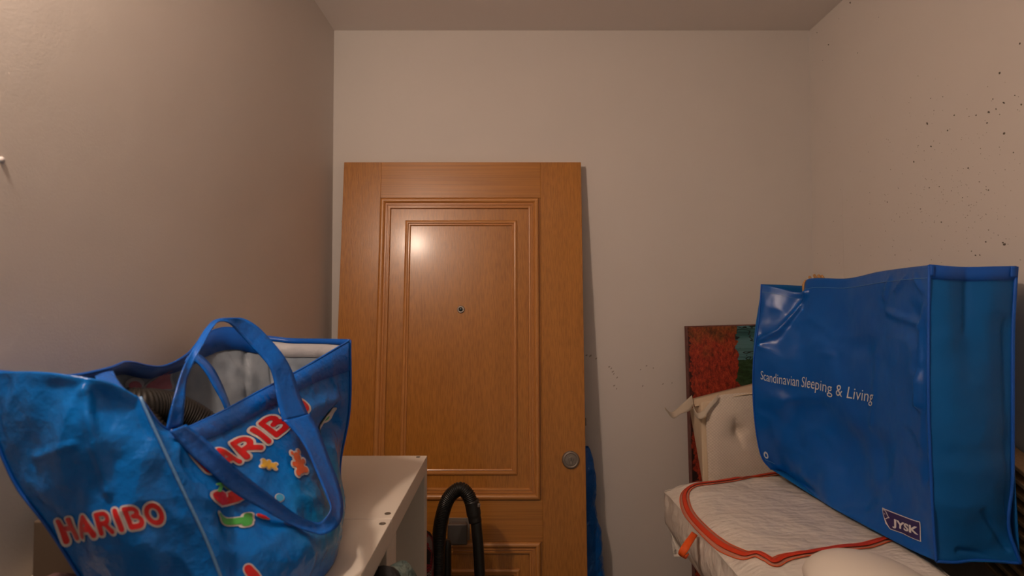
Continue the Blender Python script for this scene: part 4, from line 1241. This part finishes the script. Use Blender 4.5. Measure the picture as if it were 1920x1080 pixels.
tube('piping', [jr.at(k / 12, 0, 0) for k in range(13)], 0.0016, JPIPE, jb, 8, sub=0.006)
def jhem(patch, u0, u1, v0, v1, off, m, name):
    n = 70
    ribbon(name, [patch.at(u0 + (u1 - u0) * k / n, v0, off) for k in range(n + 1)], [patch.at(u0 + (u1 - u0) * k / n, v1, off) for k in range(n + 1)], m, jb, 0.001, n=n + 1, m=3)
jhem(jr, 0.01, 0.99, 0.0, 0.045, 0.0014, JPIPE, 'hem')
jhem(jf, 0.005, 0.995, 0.043, 0.0445, 0.0010, SEAM, 'hem_stitching')
jhem(jr, 0.01, 0.99, 0.0465, 0.048, 0.0010, JPIPE, 'hem_stitching')
for u_, w_ in ((0.0, 1), (1.0, -1)):
    a_ = [jr.at(u_, k * .012, .0035) for k in range(4)]; b_ = [jr.at(u_ + w_ * .07, k * .012, .0035) for k in range(4)]
    ribbon('corner_tab', a_, b_, JPIPE, jb, 0.002, n=8, m=3)
# writing on the bag
vs, fs = text_shape('Scandinavian Sleeping & Living', -0.004, 90)
jf.decal('lettering', vs, fs, [(1427, 695), (1638, 732), (1635, 762), (1426, 716)], LOGOW, jb, 0.0012)['label'] = 'white lettering along the middle of the bag'
def poly_decal(patch, outline, quad, m, name, off, rings=5):
    # straight edged polygon, subdivided
    pts = []
    for i in range(len(outline)):
        a, b = outline[i], outline[(i + 1) % len(outline)]
        for k in range(8): pts.append((a[0] + (b[0] - a[0]) * k / 8, a[1] + (b[1] - a[1]) * k / 8))
    c = (sum(p[0] for p in pts) / len(pts), sum(p[1] for p in pts) / len(pts)); N = len(pts)
    v_ = [c]; f_ = []
    for r in range(1, rings + 1):
        v_ += [(c[0] + (p[0] - c[0]) * r / rings, c[1] + (p[1] - c[1]) * r / rings) for p in pts]
    for i in range(N): f_.append((0, 1 + i, 1 + (i + 1) % N))
    for r in range(rings - 1):
        for i in range(N):
            a = 1 + r * N + i; b = 1 + r * N + (i + 1) % N
            f_.append((a, a + N, b + N, b))
    return patch.decal(name, v_, f_, quad, m, jb, off)
LQ = [(1655, 952), (1726, 978), (1728, 1016), (1658, 990)]
LO = [(0, 1), (1, 1), (1, 0), (.52, .13), (.16, .08), (.05, .32), (0.02, .7)]
poly_decal(jf, LO, LQ, LOGOW, 'label_border', 0.0012)
poly_decal(jf, [(.02, .965), (.98, .965), (.978, .05), (.52, .17), (.175, .125), (.075, .35), (.04, .7)], LQ, NAVY, 'label', 0.0018)
vs, fs = text_shape('JYSK', 0.035, 24)
vs = [(.235 + x * .715, .24 + y * .50) for x, y in vs]
jf.decal('lettering', vs, fs, LQ, LOGOW, jb, 0.0024)
gs = [[(.03, .93), (.08, .955), (.115, .88), (.135, .78), (.165, .70), (.125, .67), (.095, .60), (.055, .58)], [(.055, .58), (.08, .42), (.125, .24), (.165, .11)]]
vs, fs = strokes_shape(gs, 0.022); jf.decal('goose_outline', vs, fs, LQ, LOGOW, jb, 0.0024)
vs, fs = strokes_shape([[(.07, .80), (.0701, .80)]], 0.03); jf.decal('goose_outline', vs, fs, LQ, LOGOW, jb, 0.0024)
vs, fs = strokes_shape([arc(.5, .5, .38, .38, 20, 120), arc(.5, .5, .38, .38, 140, 240), arc(.5, .5, .38, .38, 260, 360)], 0.24)
jf.decal('recycling_mark', vs, fs, [(1431, 845), (1440, 848), (1441, 861), (1433, 858)], LOGOW, jb, 0.0012)
vs, fs = strokes_shape([[(0, .5), (1, .5)]], 0.25); jf.decal('small_print', vs, fs, [(1436, 860), (1452, 867), (1452, 871), (1436, 864)], SEAM, jb, 0.0012)

# bamboo sticks poking out of the blue bag
bs = empty('slatted_mat', (.86, 1.58, 1.05), 'rolled bamboo stick mat poking out of the top of the large blue bag', 'mat')
for k, (px, py) in enumerate([(1517, 518), (1526, 514.5), (1534, 515), (1540, 516)]):
    t_ = P(px, py, 1.60 - .004 * k); d = V(.10, -.02, -.5)
    tube('stick', [t_, t_ + V(.006, 0, -.012), t_ + V(.016, 0, -.03), t_ + V(.03, -.004, -.12), t_ + V(.05, -.01, -.46)], lambda t: 0.0046 if t > .01 else .003, BAMBOO, bs, 10)
tube('stick', [P(1511, 526, 1.615), P(1507, 545, 1.615), P(1520, 640, 1.615), P(1540, 800, 1.61)], 0.004, BAMBOO, bs, 10)
q = [P(1517, 560, 1.60), P(1545, 562, 1.585)]
tube('binding_cord', [q[0] + V(0, -.006, 0), q[0].lerp(q[1], .5) + V(0, -.008, 0), q[1] + V(0, -.006, 0)], 0.0012, SLATW, bs, 6)

# ---------------------------------------------------------------- wooden bed slats leaning along the right wall
bed = empty('slatted_bed_base', (1.03, 1.3, 0), 'stack of pine bed slats leaning along the right wall beside the large blue bag', 'bed base')
for k in range(11):
    zz = 1.182 - 0.0265 * k
    xa_, xb_ = 1.004 + 0.0008 * k, 1.056
    f = lambda Y: zz + .42 * (Y - 1.17)
    bm = bmesh.new()
    ya_, yb_ = .80, 1.62
    hexa(bm, [V(xa_, ya_, f(ya_)), V(xb_, ya_, f(ya_)), V(xb_, yb_, f(yb_)), V(xa_, yb_, f(yb_)),
              V(xa_, ya_, f(ya_) + .009), V(xb_, ya_, f(ya_) + .009), V(xb_, yb_, f(yb_) + .009), V(xa_, yb_, f(yb_) + .009)], 0.0012, 1)
    bm_obj('slat', bm, SLATW, bed)
for yy in (.83, 1.58):
    bm = bmesh.new(); f = 1.182 + .42 * (yy - 1.17); box(bm, 1.012, 1.05, yy - .02, yy + .02, .001, f - .002, .001); bm_obj('upright', bm, SLATW, bed)

lump('black_cloth_bundle', (.925, 1.085, .862), (.058, .045, .125), BLACKCL, 3.3, 'black cloth bundle below the near corner of the large blue bag', 'cloth', amp=0.2, zmin=.70)
bm = bmesh.new(); box(bm, .862, .985, 1.02, 1.14, .001, .701, .004); set_props(bm_obj('wooden_crate', bm, SLATW), 'low plain wooden crate carrying the black cloth bundle', 'crate')

# ---------------------------------------------------------------- white dome-lidded bin at the bottom edge
wb = empty('white_bin', (.60, .90, 0), 'smooth white round bin with domed lid at the bottom edge of the picture', 'bin')
def lathe(name, c, prof, m, parent, n=48, tilt=0.0, sm=True):
    vs, fs = [], []
    ct, st_ = math.cos(tilt), math.sin(tilt)
    for r, z in prof:
        for k in range(n):
            an = 2 * math.pi * k / n
            x, y = r * math.cos(an), r * math.sin(an)
            vs.append(V(c[0] + x * ct + z * st_, c[1] + y, c[2] - x * st_ + z * ct))
    K = len(prof)
    for i in range(K - 1):
        for k in range(n):
            fs.append((i * n + k, i * n + (k + 1) % n, (i + 1) * n + (k + 1) % n, (i + 1) * n + k))
    fs.append(tuple(k for k in range(n - 1, -1, -1))); fs.append(tuple((K - 1) * n + k for k in range(n)))
    return mesh_obj(name, vs, fs, m, parent, sm)
DC = P(1640, 1110, .90)
lathe('bin_lid', DC, [(.100, -.006), (.102, 0), (.100, .008), (.094, .018), (.084, .028), (.070, .037), (.052, .044), (.030, .0485), (.010, .050)], BINW, wb, tilt=math.radians(9))
lathe('bin_body', (DC.x, DC.y, 0), [(.078, .0), (.08, .004), (.094, DC.z - .03), (.094, DC.z - .012)], BINW, wb)
